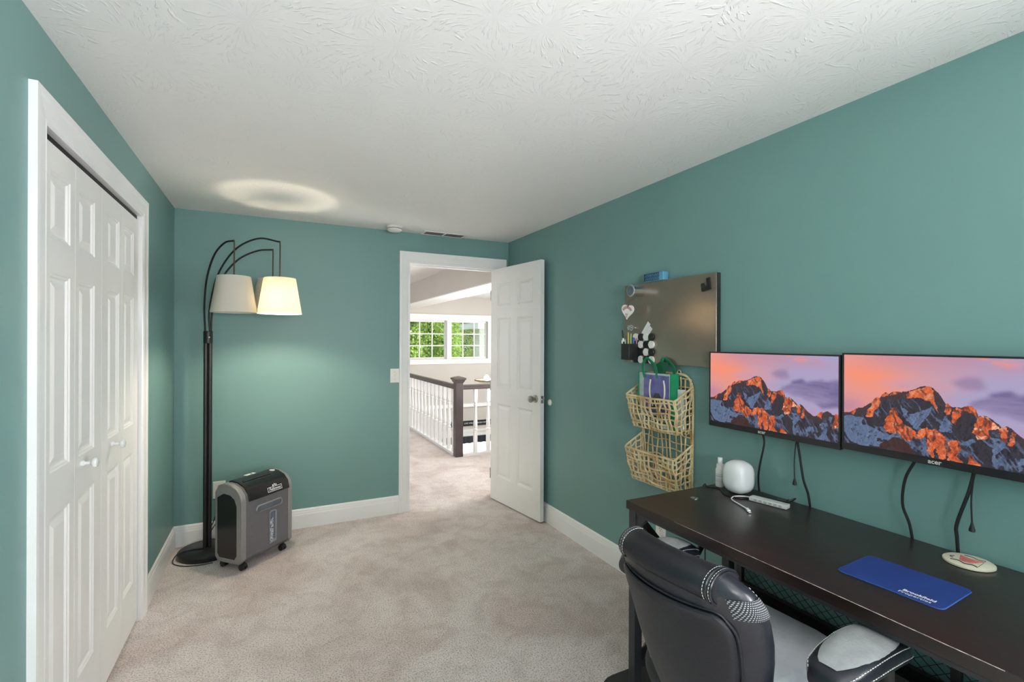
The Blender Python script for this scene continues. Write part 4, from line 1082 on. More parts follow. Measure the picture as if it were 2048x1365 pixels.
mb.build('faint_label_lines', M['smoke'] if False else mat('pale_blue_print', srgb(190, 204, 216), 0.6, var=(40, srgb(180, 196, 210), 0.4, 0.6)), bt, smooth=True)
# router: rounded squarish dome
rt_ = thing('wifi_router', 'glossy white rounded mesh router at the far end of the desk', 'router', (1.802, 1.425, Z0))
rings = []; nn = 40
for i in range(25):
    t_ = -1+2*i/24; z = 0.0705+0.070*t_
    rad = 0.0575*(max(0.0, 1-abs(t_)**3.4))**(1/2.4)
    if i in (0, 24): rad = 0.020
    rr = []
    for k in range(nn):
        a = 2*PI*k/nn; c_, s_ = math.cos(a), math.sin(a)
        q = (abs(c_)**2.6+abs(s_)**2.6)**(-1/2.6)
        rr.append((rad*c_*q*1.0, rad*s_*q*1.02, max(0.0, z)))
    rings.append(rr)
MB().loft(rings).build('router_body', M['gloss_white'], rt_, smooth=True)
# usb hub
hub = thing('usb_hub', 'slim silver usb hub lying on the desk with a short white cable', 'usb hub', (1.788, 1.272, Z0))
ha = math.atan2(1.206-1.345, 1.784-1.758)
hub.rotation_euler = (0, 0, ha+0.03)
MB().box((-0.072, -0.018, 0.001), (0.072, 0.018, 0.017)).build('hub_body', M['hub'], hub, bevel=0.002)
mb = MB()
for k in range(6):
    for z in (0.0105, 0.006): mb.box((-0.052+0.019*k, -0.0184, z-0.001), (-0.040+0.019*k, -0.0178, z+0.001))
mb.build('ports', M['ventgrey'], hub)
inv = (Matrix.Translation(hub.location) @ Matrix.Rotation(ha+0.03, 4, 'Z')).inverted()
c = [inv @ v for v in bez([(1.768, 1.345, Z0+0.010), (1.768, 1.372, Z0+0.006), (1.735, 1.392, Z0+0.004), (1.695, 1.372, Z0+0.004), (1.670, 1.315, Z0+0.004), (1.652, 1.268, Z0+0.004)], 8)]
MB().tube(c, 0.0028, 10).build('usb_cable', M['gloss_white'], hub, smooth=True)
p1 = Vector((1.652, 1.268, Z0+0.005)); p2 = Vector((1.632, 1.243, Z0+0.005)); p3 = Vector((1.624, 1.233, Z0+0.005))
mb = MB(); mb.bar(inv @ p1, inv @ p2, 0.013, 0.008); mb.build('plug', M['gloss_white'], hub, bevel=0.002)
mb = MB(); mb.bar(inv @ p2, inv @ p3, 0.009, 0.003); mb.build('plug_tip', M['chrome'], hub)
# black cord on the desk and coil behind the hub
c = bez([(1.790, 1.610, 0.60), (1.765, 1.590, 0.72), (1.758, 1.566, 0.7615), (1.750, 1.545, Z0+0.0035), (1.775, 1.500, Z0+0.003), (1.726, 1.430, Z0+0.003), (1.738, 1.370, Z0+0.003), (1.770, 1.356, Z0+0.003), (1.815, 1.345, Z0+0.003)], 8)
tag(MB().tube(c, 0.0028, 8).build('cable', M['cable'], smooth=True), 'thin black cord running over the far desk edge in front of the router', 'cord')
c = bez([(1.860, 1.285, Z0+0.005), (1.885, 1.250, Z0+0.005), (1.892, 1.235, Z0+0.016), (1.875, 1.222, Z0+0.024), (1.850, 1.232, Z0+0.016), (1.850, 1.248, Z0+0.006), (1.875, 1.258, Z0+0.005), (1.895, 1.262, Z0+0.005)], 8)
tag(MB().tube(c, 0.0034, 8).build('cable', M['cable'], smooth=True), 'small coil of black cord behind the usb hub', 'cord')

# mousepad
mp = thing('mouse_pad', 'blue rectangular mouse pad with white lettering on the desk', 'mouse pad', (1.545, 0.705, Z0))
def rrect(w, h, r, n=6):
    out = []
    for cx, cy, a0_ in ((w/2-r, h/2-r, 0), (-w/2+r, h/2-r, PI/2), (-w/2+r, -h/2+r, PI), (w/2-r, -h/2+r, 3*PI/2)):
        for k in range(n+1):
            a = a0_+PI/2*k/n; out.append((cx+r*math.cos(a), cy+r*math.sin(a)))
    return out
mp.rotation_euler = (0, 0, math.radians(3.0))
MB().prism(rrect(0.188, 0.238, 0.018), 0.0028, Matrix.Translation((0, 0, 0.0002))).build('pad', M['mousepad'], mp)
MB().tube([(x, y, 0.0016) for x, y in rrect(0.189, 0.239, 0.018)], 0.0016, 6, closed=True).build('stitched_edge', M['bluedge'], mp, smooth=True)
# text reads for someone sitting at the desk: text x axis -> -y world, text up -> +x world
mt_ = frame((-0.070, -0.062, 0.0034), (0, -1, 0), (1, 0, 0))
text_mb('Brookfield', 0.0165, 0.0001, mt_ @ Matrix.Translation((0, 0.0075, 0)), bold=0.0005).build('lettering', M['print'], mp)
text_mb('Properties', 0.0165, 0.0001, mt_ @ Matrix.Translation((-0.004, -0.0085, 0)), bold=0.0).build('lettering', M['print'], mp)
# coaster
co = thing('round_coaster', 'cream round coaster with a red and black drawing near the wall', 'coaster', (1.842, 0.672, Z0))
MB().lathe([(0.056, 0.0005), (0.0585, 0.002), (0.0585, 0.007), (0.055, 0.009)], 44).build('coaster_disc', M['coaster'], co, smooth=True)
mb = MB(); 
for k in range(5):
    path = [(0.006-0.0085*k+0.004*math.cos(a*2), 0.026*math.cos(a)*(1-0.1*k), 0.0094) for a in [PI*j/10 for j in range(11)]]
    mb.tube([(x+0.010, y, z) for x, y, z in path], 0.0022, 5)
mb.build('red_marks', M['red'], co)
mb = MB()
mb.tube([(0.031, -0.026, 0.0092), (-0.030, -0.032, 0.0092)], 0.0007, 5)
mb.tube(bez([(0.032, 0.022, 0.0094), (0.036, 0.005, 0.0094), (0.028, -0.012, 0.0094), (0.036, -0.026, 0.0094)], 6), 0.0012, 5)
mb.tube(bez([(-0.034, 0.030, 0.0094), (-0.028, 0.012, 0.0094), (-0.038, -0.004, 0.0094), (-0.030, -0.020, 0.0094), (-0.036, -0.032, 0.0094)], 6), 0.0020, 5)
mb.tube(bez([(0.000, 0.034, 0.0094), (-0.010, 0.040, 0.0094), (-0.018, 0.030, 0.0094)], 6), 0.0014, 5)
mb.build('black_marks', M['darkink'], co)

# ------------------------------------------------------------------ monitors
def wallpaper():
    """sunset mountain picture as a grid of coloured points, drawn procedurally"""
    NX, NY = 660, 372
    u = np.linspace(0, 1, NX)[None, :].repeat(NY, 0); v = np.linspace(0, 1, NY)[:, None].repeat(NX, 1)
    HM = np.array([[0.0007512040096531225, -2.2611491929358208e-05, -0.027008170915622288], [0.00016627338371228283, -0.0011260033544995788, 1.075785467150795], [0.00015497897728146374, -5.199610453017679e-06, 1.0]])
    def T(P):
        q = np.c_[np.array(P, float), np.ones(len(P))] @ HM.T
        return q[:, :2]/q[:, 2:]
    def vnoise(x, y, seed):
        r = np.random.RandomState(seed).rand(64, 64)
        xi = np.floor(x).astype(int); yi = np.floor(y).astype(int); fx = x-xi; fy = y-yi
        fx = fx*fx*(3-2*fx); fy = fy*fy*(3-2*fy)
        a = r[yi % 64, xi % 64]; b = r[yi % 64, (xi+1) % 64]; c = r[(yi+1) % 64, xi % 64]; d = r[(yi+1) % 64, (xi+1) % 64]
        return (a*(1-fx)+b*fx)*(1-fy)+(c*(1-fx)+d*fx)*fy
    def fbm(x, y, seed, oct=5):
        s = 0; a = 0.5
        for o in range(oct): s = s+a*vnoise(x*2**o, y*2**o, seed+o); a *= 0.55
        return s/1.1
    def ridged(x, y, seed, oct=5):
        s = 0; a = 0.5
        for o in range(oct): s = s+a*(1-abs(2*vnoise(x*2**o, y*2**o, seed+o)-1)); a *= 0.6
        return s/1.2
    sr = lambda r, g, b: np.array(srgb(r, g, b))
    mix = lambda a, b, t: a*(1-t[..., None])+b*t[..., None]
    st = lambda x, a, b: np.clip((x-a)/(b-a), 0, 1)
    def inside(P, x, y):
        P = T(P); ins = np.zeros(u.shape, bool); j = len(P)-1
        for i in range(len(P)):
            xi, yi, xj, yj = P[i][0], P[i][1], P[j][0], P[j][1]
            ins ^= ((yi > y) != (yj > y)) & (x < (xj-xi)*(y-yi)/(yj-yi+1e-12)+xi); j = i
        return ins.astype(float)
    def blur(m, k):
        for _ in range(3):
            for ax in (0, 1):
                c = np.cumsum(np.pad(m, [(k+1, k) if a == ax else (0, 0) for a in (0, 1)], mode='edge'), axis=ax)
                m = (np.take(c, range(2*k+1, c.shape[ax]), ax)-np.take(c, range(0, c.shape[ax]-2*k-1), ax))/(2*k+1)
        return m
    # sky
    w1 = fbm(u*3+0.4*fbm(u*4, v*6, 50), v*7, 10); w2 = fbm(u*6, v*15, 20); w3 = fbm(u*2.4, v*5, 33)
    col = mix(sr(226, 152, 146), sr(172, 160, 196), st(u+0.30*(w1-0.5), 0.22, 0.62))
    glow = np.exp(-(((u-0.14)/0.17)**2+((v-0.80+0.25*u)/0.15)**2))*(0.55+0.9*w1)
    col = mix(col, sr(248, 146, 118), np.clip(glow*1.15, 0, 1))
    col = mix(col, sr(196, 138, 156), st(v, 0.78, 0.98)*st(w3, 0.40, 0.60)*st(u, 0.02, 0.3)*0.75)
    col = mix(col, sr(190, 158, 182), np.exp(-(((u-0.33)/0.12)**2+((v-0.70)/0.05)**2))*0.6)
    col = mix(col, sr(188, 130, 160), np.exp(-((u-0.02)/0.10)**2-((v-0.42)/0.10)**2)*0.8)
    sx = u+0.06*(w1-0.5); sy = v+0.10*(w2-0.5)
    topg = blur(inside([(960, 60), (1500, 60), (1480, 120), (1250, 170), (1080, 130), (980, 100)], sx, sy), 5)
    col = mix(col, sr(252, 140, 104), topg*0.9*st(w2, 0.36, 0.55))
    c1 = blur(inside([(820, 330), (900, 285), (1000, 290), (1060, 330), (1090, 370), (1010, 395), (900, 385)], sx, sy), 7)
    col = mix(col, sr(146, 120, 158), c1*0.75)
    c2 = blur(inside([(980, 530), (1090, 470), (1140, 415), (1250, 380), (1310, 430), (1420, 415), (1500, 395), (1560, 425), (1640, 400), (1760, 360), (1800, 780), (1500, 740), (1300, 650), (1150, 610), (1050, 570)], u+0.05*(fbm(u*11, v*11, 61)-0.5), v+0.10*(fbm(u*10, v*12, 66)-0.5)), 5)
    col = mix(col, mix(sr(104, 92, 140), sr(146, 130, 172), st(w2+0.4*(0.55-v), 0.3, 0.7)), c2*0.92)
    low = np.exp(-(((u-0.80)/0.10)**2+((v-0.30)/0.05)**2)); col = mix(col, sr(186, 150, 186), low*0.8)
    # mountain silhouette
    R = T([(30, 655), (100, 655), (115, 640), (150, 615), (200, 600), (240, 570), (265, 545), (290, 500), (330, 490), (345, 460), (370, 440), (395, 460), (430, 425), (490, 435), (500, 422), (530, 430), (560, 405), (620, 380), (690, 358), (720, 380), (760, 430), (790, 480), (815, 530), (830, 520), (860, 555), (900, 558), (925, 560), (950, 540), (1000, 540), (1030, 575), (1052, 640), (1090, 632), (1130, 650), (1160, 680), (1190, 700), (1215, 735), (1245, 715), (1290, 760), (1330, 800), (1380, 840), (1440, 880), (1470, 860), (1500, 815), (1530, 805), (1545, 820), (1600, 805), (1660, 840), (1690, 845), (1760, 835)])
    ridge = np.interp(u, R[:, 0], R[:, 1]) + 0.030*(fbm(u*60, u*0+3.3, 70)-0.5)
    mask = v < ridge
    wu = u+0.04*(fbm(u*9, v*5, 90)-0.5); wv = v+0.05*(fbm(u*7, v*7, 95)-0.5)
    rn = ridged(wu*16+wv*3.5, wv*6, 110); rn2 = ridged(wu*34-wv*6, wv*12, 120)
    hgt = rn*0.6+rn2*0.4
    gx = np.gradient(hgt, axis=1)*NX/60; gy = np.gradient(hgt, axis=0)*NY/60
    shade = np.clip(0.42-gx*0.60+gy*0.25, 0, 1)
    fine = fbm(u*90, v*60, 300, 3)
    rock = mix(sr(18, 20, 34), sr(78, 66, 78), np.clip(shade*0.9+0.5*(fine-0.5), 0, 1))
    rock = mix(rock, sr(84, 58, 56), st(ridge-v, 0.12, 0.0)*0.5)
    jx = u+0.030*(fbm(u*30, v*16, 160)-0.5)+0.012*(fine-0.5); jy = v+0.060*(fbm(u*30, v*14, 170)-0.5)
    snow = np.zeros_like(u)
    for P in ([(480, 540), (510, 600), (560, 650), (600, 640), (650, 600), (720, 570), (700, 640), (640, 740), (620, 800), (590, 790), (540, 720), (500, 640)],
              [(55, 700), (100, 690), (200, 710), (230, 760), (320, 820), (400, 850), (520, 900), (440, 890), (380, 930), (330, 990), (180, 990), (100, 940), (55, 850)],
              [(820, 650), (860, 720), (860, 800), (800, 810), (770, 790), (800, 700)], [(950, 880), (1010, 850), (1030, 870), (980, 940)],
              [(1130, 830), (1210, 860), (1240, 900), (1180, 1000), (1180, 1120), (1150, 1060), (1170, 920)],
              [(1540, 950), (1600, 980), (1600, 1060), (1560, 1190), (1490, 1190), (1530, 1080), (1510, 990)],
              [(1370, 1010), (1420, 1000), (1380, 1080), (1350, 1170), (1330, 1090)], [(1620, 860), (1660, 870), (1640, 960), (1610, 920)]):
        snow = np.maximum(snow, inside(P, jx, jy))
    gull = st(ridged(wu*26+wv*9, wv*7, 140)+0.20*(0.4-v), 0.70, 0.80)*st(ridge-v, 0.05, 0.16)
    snowm = np.clip(snow*st(rn2+0.5*(fine-0.5), 0.30, 0.46)+gull*0.8, 0, 1)
    col_m = mix(rock, mix(sr(66, 84, 118), sr(128, 146, 180), np.clip(shade+0.4*(fine-0.5), 0, 1)), snowm*0.9)
    lit = np.zeros_like(u); pale = np.zeros_like(u)
    L1 = [[(455, 590), (490, 700), (500, 745), (560, 790), (610, 830), (600, 870), (560, 910), (520, 900), (480, 850), (400, 830), (368, 800), (372, 720), (410, 660), (430, 610)],
          [(690, 765), (690, 800), (735, 790), (780, 810), (830, 860), (840, 1000), (830, 1090), (780, 1080), (775, 950), (755, 1000), (735, 1070), (705, 1030), (690, 930), (690, 850), (640, 890), (600, 880), (610, 840), (650, 800)],
          [(845, 880), (890, 865), (925, 890), (930, 960), (910, 1040), (950, 1100), (850, 1095), (840, 980)], [(1000, 1015), (1050, 1060), (1105, 1125), (975, 1110)],
          [(525, 485), (545, 430), (600, 395), (660, 370), (690, 350), (715, 400), (735, 500), (745, 560), (760, 620), (740, 600), (720, 550), (690, 510), (620, 490), (560, 480)],
          [(225, 690), (245, 620), (265, 555), (290, 495), (325, 485), (325, 560), (300, 610), (290, 650), (280, 700)], [(105, 670), (130, 620), (160, 605), (130, 680)],
          [(335, 480), (370, 435), (388, 465), (350, 488)], [(395, 465), (425, 420), (480, 425), (440, 455)], [(815, 560), (830, 515), (860, 560), (850, 620), (825, 650), (812, 620)],
          [(920, 590), (950, 535), (1000, 535), (1030, 580), (1050, 640), (1045, 665), (1000, 620), (960, 600)], [(1200, 760), (1240, 715), (1255, 760), (1250, 820), (1230, 890), (1215, 880)],
          [(1260, 870), (1270, 800), (1290, 760), (1310, 800), (1305, 870), (1280, 905), (1250, 900)], [(1465, 865), (1500, 805), (1545, 805), (1520, 870), (1510, 915)]]
    L2 = [[(855, 690), (865, 600), (895, 550), (925, 570), (930, 630), (905, 680), (890, 735)],
          [(1015, 800), (1030, 730), (1050, 650), (1090, 625), (1130, 650), (1160, 680), (1190, 730), (1205, 770), (1160, 750), (1135, 770), (1140, 850), (1090, 860), (1040, 855)],
          [(1660, 1000), (1680, 900), (1700, 840), (1750, 830), (1770, 1010), (1700, 1020)]]
    for P in L1: lit = np.maximum(lit, inside(P, jx, jy))
    for P in L2: q = inside(P, jx, jy); lit = np.maximum(lit, q); pale = np.maximum(pale, q)
    tex = st(0.55+0.8*(fbm(wu*44, wv*22, 200)-0.5)-gx*0.5+0.5*(fine-0.5), 0.2, 0.9)
    orange = mix(sr(150, 58, 36), sr(250, 122, 66), tex)
    orange = mix(orange, sr(255, 188, 150), st(fbm(wu*50, wv*26, 210), 0.55, 0.68)*(0.35+0.65*pale))
    orange = mix(orange, sr(54, 32, 40), st(ridged(wu*30+wv*4, wv*9, 220), 0.66, 0.78)*0.8)
    col_m = mix(col_m, orange, lit)
    foot = inside([(330, 1000), (380, 920), (430, 895), (500, 905), (560, 940), (610, 1060)], jx, jy)
    col_m = mix(col_m, mix(sr(40, 22, 24), sr(86, 48, 40), fine), foot*0.92)
    col = np.where(mask[..., None], col_m, col)
    return NX, NY, np.clip(col, 0, 1)

NX, NY, IMG = wallpaper()
def screen_mesh(w, h):
    me = bpy.data.meshes.new('screen')
    xs = np.linspace(w/2, -w/2, NX); zs = np.linspace(-h/2, h/2, NY)   # picture x runs toward -y
    gy, gz = np.meshgrid(xs, zs)
    co_ = np.zeros((NX*NY, 3), np.float32); co_[:, 1] = gy.ravel(); co_[:, 2] = gz.ravel()
    i = np.arange(NX*NY).reshape(NY, NX)
    q = np.stack([i[:-1, :-1], i[1:, :-1], i[1:, 1:], i[:-1, 1:]], -1).reshape(-1, 4)
    me.from_pydata(co_.tolist(), [], q.tolist())
    at = me.color_attributes.new('picture', 'FLOAT_COLOR', 'POINT')
    c4 = np.ones((NX*NY, 4), np.float32); c4[:, :3] = IMG.reshape(-1, 3)
    at.data.foreach_set('color', c4.ravel())
    return me
def screen_mat():
    m = bpy.data.materials.new('screen_picture'); m.use_nodes = True
    nt = m.node_tree; N = nt.nodes; b = N['Principled BSDF']
    a = N.new('ShaderNodeAttribute'); a.attribute_name = 'picture'
    b.inputs['Base Color'].default_value = (0.004, 0.004, 0.004, 1); b.inputs['Roughness'].default_value = 0.4
    nt.links.new(a.outputs['Color'], b.inputs['Emission Color']); b.inputs['Emission Strength'].default_value = 0.60
    return m
SCR = screen_mesh(0.578, 0.318); SCR.materials.append(screen_mat())
def monitor(label, loc, rz):
    t = thing('monitor', label, 'monitor', loc, rz, 'wall mounted monitors over the desk')
    # local: screen faces -x
    w, h, hb = 0.590, 0.348, 0.022
    MB().box((0.0015, -w/2, -0.006), (0.020, w/2, h-0.006)).build('casing', M['blackplastic'], t, bevel=0.002)
    mb = MB(); mb.box((-0.002, -w/2, -0.006), (0.003, w/2, 0.018)); mb.box((-0.0015, -w/2, h-0.012), (0.003, w/2, h-0.006)); mb.box((-0.0015, -w/2, 0.018), (0.003, -w/2+0.006, h-0.012)); mb.box((-0.0015, w/2-0.006, 0.018), (0.003, w/2, h-0.012))
    mb.build('bezel', M['blackplastic'], t)
    s = bpy.data.objects.new('screen', SCR); COL.objects.link(s); s.parent = t; s.location = (0.0006, 0, 0.018+0.159)
    text_mb('acer', 0.020, 0.0002, frame((-0.0024, 0.02, 0.006), (0, -1, 0), (0, 0, 1)), bold=0.0004, spacing=1.0).build('brand_lettering', M['hub'], t)
    MB().box((0.020, -0.05, 0.12), (0.060, 0.05, 0.22)).build('wall_mount', M['blackmetal'], t, bevel=0.003)
    MB().box((0.020, -0.13, 0.035), (0.034, 0.13, 0.25)).build('rear_bulge', M['blackplastic'], t, bevel=0.006)
    return t
XM = 1.862
monitor('left wall-mounted monitor showing a sunset mountain, beside the steel board', (XM, 1.338, 1.018), 0)
monitor('right wall-mounted monitor showing a sunset mountain, cut by the picture edge', (XM, 0.742, 1.026), 0)

# cables under the monitors
def cable(name, label, pts, r=0.004, cat='cable', group='cables hanging below the monitors'):
    o = MB().tube(bez(pts, 8), r, 8).build(name, M['cable'], smooth=True); tag(o, label, cat, group); return o
cable('monitor_cable', 'leftmost black cable between the left monitor and the desk', [(1.887, 1.372, 1.012), (1.888, 1.367, 0.968), (1.888, 1.388, 0.867), (1.900, 1.402, 0.80), (1.918, 1.405, 0.70)])
cable('monitor_cable', 'black cable reaching the desk right of the usb hub', [(1.887, 1.222, 1.012), (1.888, 1.212, 0.958), (1.888, 1.196, 0.863), (1.900, 1.183, 0.80), (1.918, 1.181, 0.70)], 0.0045)
cable('monitor_cable', 'black cable left of centre below the right monitor', [(1.888, 0.825, 1.020), (1.888, 0.853, 0.951), (1.890, 0.861, 0.866), (1.900, 0.845, 0.80), (1.918, 0.838, 0.70)], 0.0045)
cable('monitor_cable', 'thick black cable ending near the round coaster', [(1.889, 0.677, 1.020), (1.888, 0.689, 0.956), (1.890, 0.718, 0.849), (1.902, 0.722, 0.80), (1.9175, 0.722, 0.70)], 0.005)
for lab, y, zt_, zb2, r in (('thin pull cord with a small weight below the left monitor', 1.229, 1.012, 0.855, .0022), ('thin pull cord with a cone weight below the right monitor', 0.680, 1.020, 0.862, .0024)):
    t = thing('pull_cord', lab, 'cord', (1.884, y, zb2), 0, 'pull cords below the monitors')
    MB().tube(bez([(0.002, -0.006, zt_-zb2), (0, -0.006, 0.16), (0.001, 0.002, 0.08), (0, 0, 0.0)], 8), r, 8).build('cord', M['cable'], t, smooth=True)
    MB().lathe([(0.003, 0.004), (0.0035, 0.0), (0.0075, -0.016), (0.0075, -0.022), (0.004, -0.024)], 16).build('cord_weight', M['cable'], t, smooth=True)
cable('cable', 'black cord hanging below the desk behind the chair cushion', [(1.80, 1.02, 0.32), (1.79, 1.01, 0.27), (1.78, 0.97, 0.20), (1.77, 0.93, 0.10), (1.78, 0.92, 0.01)], 0.003, 'cord', 'cords under the desk')
cable('cable', 'black cord beside the far armrest dropping to the floor', [(1.85, 1.62, 0.60), (1.80, 1.60, 0.45), (1.79, 1.58, 0.25), (1.80, 1.57, 0.01)], 0.003, 'cord', 'cords under the desk')
cable('cable', 'black cord looping on the wall behind the wire mesh of the desk', [(1.917, 1.22, 0.62), (1.917, 1.18, 0.52), (1.917, 1.10, 0.46), (1.917, 0.98, 0.44), (1.917, 0.9, 0.50), (1.917, 0.84, 0.62)], 0.003, 'cord', 'cords under the desk')

# chair mat
o = MB().prism([(x, y) for x, y in [(p[0]+1.80, p[1]+0.965) for p in rrect(1.30, 1.36, 0.10)] if True][:0] or [(min(p[0]+1.755, 1.90), p[1]+0.955) for p in rrect(1.14, 1.34, 0.10)], 0.004, Matrix.Translation((0, 0, 0.0005))).build('chair_mat', M['matblack'])
tag(o, 'black chair mat on the carpet under the office chair', 'mat')

# ------------------------------------------------------------------ office chair
CH = thing('office_chair', 'black leather office chair with white stitching pushed in at the desk', 'chair', (1.20, 0.960, 0.005), math.radians(3))
# backrest: S(t, a): t height, a angle around the cross-section (0 = front)
def back_center(z): return -0.185-(z-0.5)*0.27 - 0.06*max(0, z-0.70)
def back_w(z):
    return float(np.interp(z, [.40, .44, .48, .55, .64, .72, .78, .82, .85, .875, .89], [.085, .115, .140, .175, .202, .214, .216, .212, .200, .178, .150]))
def back_d(z):
    return float(np.interp(z, [.40, .46, .60, .75, .82, .86, .89], [.030, .040, .052, .056, .058, .050, .030]))
def backS(z, a, off=0.0):
    c_, s_ = math.cos(a), math.sin(a)
    w = back_w(z)+off; d = back_d(z)+off; e = 2.8
    q = (abs(c_)**e+abs(s_)**e)**(-1/e)
    x = d*c_*q; y = w*s_*q
    x += 0.055*(y/0.21)**2*(1 if z > 0.5 else 1)      # wraps forward at the sides
    return Vector((back_center(z)+x, y, z))
zs = [.40, .41, .44, .48, .53, .58, .63, .68, .73, .78, .81, .835, .855, .870, .880, .886]
rings = [[backS(z, 2*PI*k/64) for k in range(64)] for z in zs]
# close the top in a dome
for f_, dz in ((.93, .004), (.80, .007), (.5, .009)):
    top = rings[-1] if False else [backS(.886, 2*PI*k/64) for k in range(64)]
    cx = sum((p for p in top), Vector())/64
    rings.append([cx+(p-cx)*f_+Vector((0, 0, dz)) for p in top])
MB().loft(rings).build('backrest', M['leather_gloss'], CH, smooth=True)
# flat rear panel bounded by piping
def rearpt(u, z, off):     # u in -1..1 across the rear face
    w = back_w(z)*0.80; y = w*u; 
    # find the rear surface x at y
    yy = abs(y)/(back_w(z)); d = back_d(z)
    x = -d*(max(0, 1-yy**2.8))**(1/2.8) + 0.055*(y/0.21)**2
    return Vector((back_center(z)+x-off, y, z))
zr = [.43, .44, .46, .50, .55, .60, .65, .70, .74, .755, .765, .775, .784, .791, .796, .800]
def pw(i): return 1.0
rp = []
for z in zr:
    s_ = 0.80+0.20*math.sqrt(max(0.0, 1-((max(z, .745)-.745)/.0552)**2))
    rp.append([rearpt(-s_+2*s_*k/28, z, 0.004+0.010*math.sin(PI*(0.5+0.5*(-1+2*k/28)))**0.6*min(1, (z-.42)/.06)*min(1, (.81-z)/.03+.2)) for k in range(29)])
fr_ = [p for r in rp for p in r]; n_ = 29
mb = MB(); mb.add(fr_, [(i*n_+k, i*n_+k+1, (i+1)*n_+k+1, (i+1)*n_+k) for i in range(len(rp)-1) for k in range(n_-1)])
o = mb.build('rear_panel', M['leather'], CH, smooth=True); sd = o.modifiers.new('s', 'SOLIDIFY'); sd.thickness = 0.012; sd.offset = 0
outline = [r[0] for r in rp] + rp[-1][1:-1] + [r[-1] for r in reversed(rp)]
mb = MB(); mb.tube([p+Vector((-0.003, 0, 0)) for p in outline], 0.0038, 8); mb.tube([p+Vector((0.004, 0, 0))+(Vector((0, 1 if p.y > 0 else -1, 0))*0.007 if abs(p.y) > 0.1 and p.z < 0.79 else Vector((0, 0, 0.007))) for p in outline], 0.0036, 8)
mb.build('piping', M['leather'], CH, smooth=True)
# top roll with stitched ends
roll = []
for k in range(33):
    u_ = -0.76+1.52*k/32; y = u_*0.200
    sag = 0.0
    cx = back_center(.868)+0.055*(y/0.21)**2-0.002; cz = .862-0.012*abs(u_)**3
    rr = 0.044 if abs(u_) < 0.70 else 0.044-0.05*(abs(u_)-0.70)
    roll.append([Vector((cx+1.15*rr*math.cos(a), y, cz+0.92*rr*math.sin(a))) for a in [2*PI*j/24 for j in range(24)]])
MB().loft(roll).build('head_roll', M['leather'], CH, smooth=True)
def stitches(mb, path, step=0.0080, ln=0.0052, r=0.0008):
    path = [Vector(p) for p in path]; cum = [0]
    for i in range(1, len(path)): cum.append(cum[-1]+(path[i]-path[i-1]).length)
    d = 0
    def at(dd):
        i = 1
        while i < len(path)-1 and cum[i] < dd: i += 1
        t = (dd-cum[i-1])/max(1e-6, cum[i]-cum[i-1]); return path[i-1].lerp(path[i], min(1, t))
    while d+ln < cum[-1]:
        mb.tube([at(d), at(d+ln)], r, 5); d += step
st_m = MB()
for s in (-1, 1):
    for u_ in (0.66, 0.725):
        y = s*u_*0.200; cx = back_center(.868)+0.055*(y/0.21)**2-0.002; cz = .862-0.012*abs(u_)**3
        stitches(st_m, [Vector((cx+1.15*0.0452*math.cos(a), y, cz+0.92*0.0452*math.sin(a))) for a in [math.radians(60+160*j/20) for j in range(21)]])
    # stitching down the side roll: along angle near the front edge
    stitches(st_m, [backS(z, s*math.radians(60), 0.0012) for z in [.86-.42*j/30 for j in range(31)]], 0.010)
    stitches(st_m, [r[0 if s < 0 else -1]+Vector((-0.0055, -s*0.006, 0)) for r in rp], 0.010)
st_m.build('stitching', M['thread'], CH)
# seam tubes on the roll ends
for s in (-1, 1):
    mb = MB()
    for u_ in (0.69, 0.745):
        y = s*u_*0.200; cx = back_center(.868)+0.055*(y/0.21)**2-0.002; cz = .862-0.012*abs(u_)**3
        mb.tube([Vector((cx+1.15*0.0445*math.cos(a), y, cz+0.92*0.0445*math.sin(a))) for a in [math.radians(20+230*j/24) for j in range(25)]], 0.0028, 6)
    mb.build('roll_seam', M['leather_gloss'], CH, smooth=True)
# dotted mesh patch on each shoulder
for s in (-1, 1):
    g = []; NA, NZ = 14, 8; uv = []
    for i in range(NZ):
        z = .800+(.845-.800)*i/(NZ-1)
        for k in range(NA):
            a = s*math.radians(70+62*k/(NA-1)); g.append(backS(z, a, 0.0025)); uv.append((k/(NA-1)*17+i*0.5*10/7, i/(NZ-1)*10))
    mb = MB(); mb.add(g, [(i*NA+k, i*NA+k+1, (i+1)*NA+k+1, (i+1)*NA+k) for i in range(NZ-1) for k in range(NA-1)])
    mb.build('mesh_patch', M['meshpatch'], CH, smooth=True, uvf=lambda i: uv[i])
for o in CH.children:
    o.location.y = -0.018; o.location.z = -0.025
# seat
def superring(cx, cy, w, d, z, n=48, e=3.2):
    out = []
    for k in range(n):
        a = 2*PI*k/n; c_, s_ = math.cos(a), math.sin(a); q = (abs(c_)**e+abs(s_)**e)**(-1/e)
        out.append(Vector((cx+d*c_*q, cy+w*s_*q, z)))
    return out
rings = [superring(0.02, 0, .19, .195, .375), superring(0.02, 0, .215, .22, .385), superring(0.02, 0, .228, .232, .42), superring(0.02, 0, .228, .232, .445), superring(0.02, 0, .215, .22, .463), superring(0.02, 0, .17, .175, .468), superring(0, 0, .02, .02, .468)]
sv = [p for r in rings for p in r]
mb = MB().loft(rings)
mb.build('seat', M['seatmesh'], CH, smooth=True, uvf=lambda i: (mb.v[i][0]*2, mb.v[i][1]*2+mb.v[i][2]*2))
mb = MB(); stitches(mb, superring(0.02, 0, .2185, .2235, .4635)[10:] , 0.011, 0.007)
mb.build('seat_stitching', M['thread'], CH)
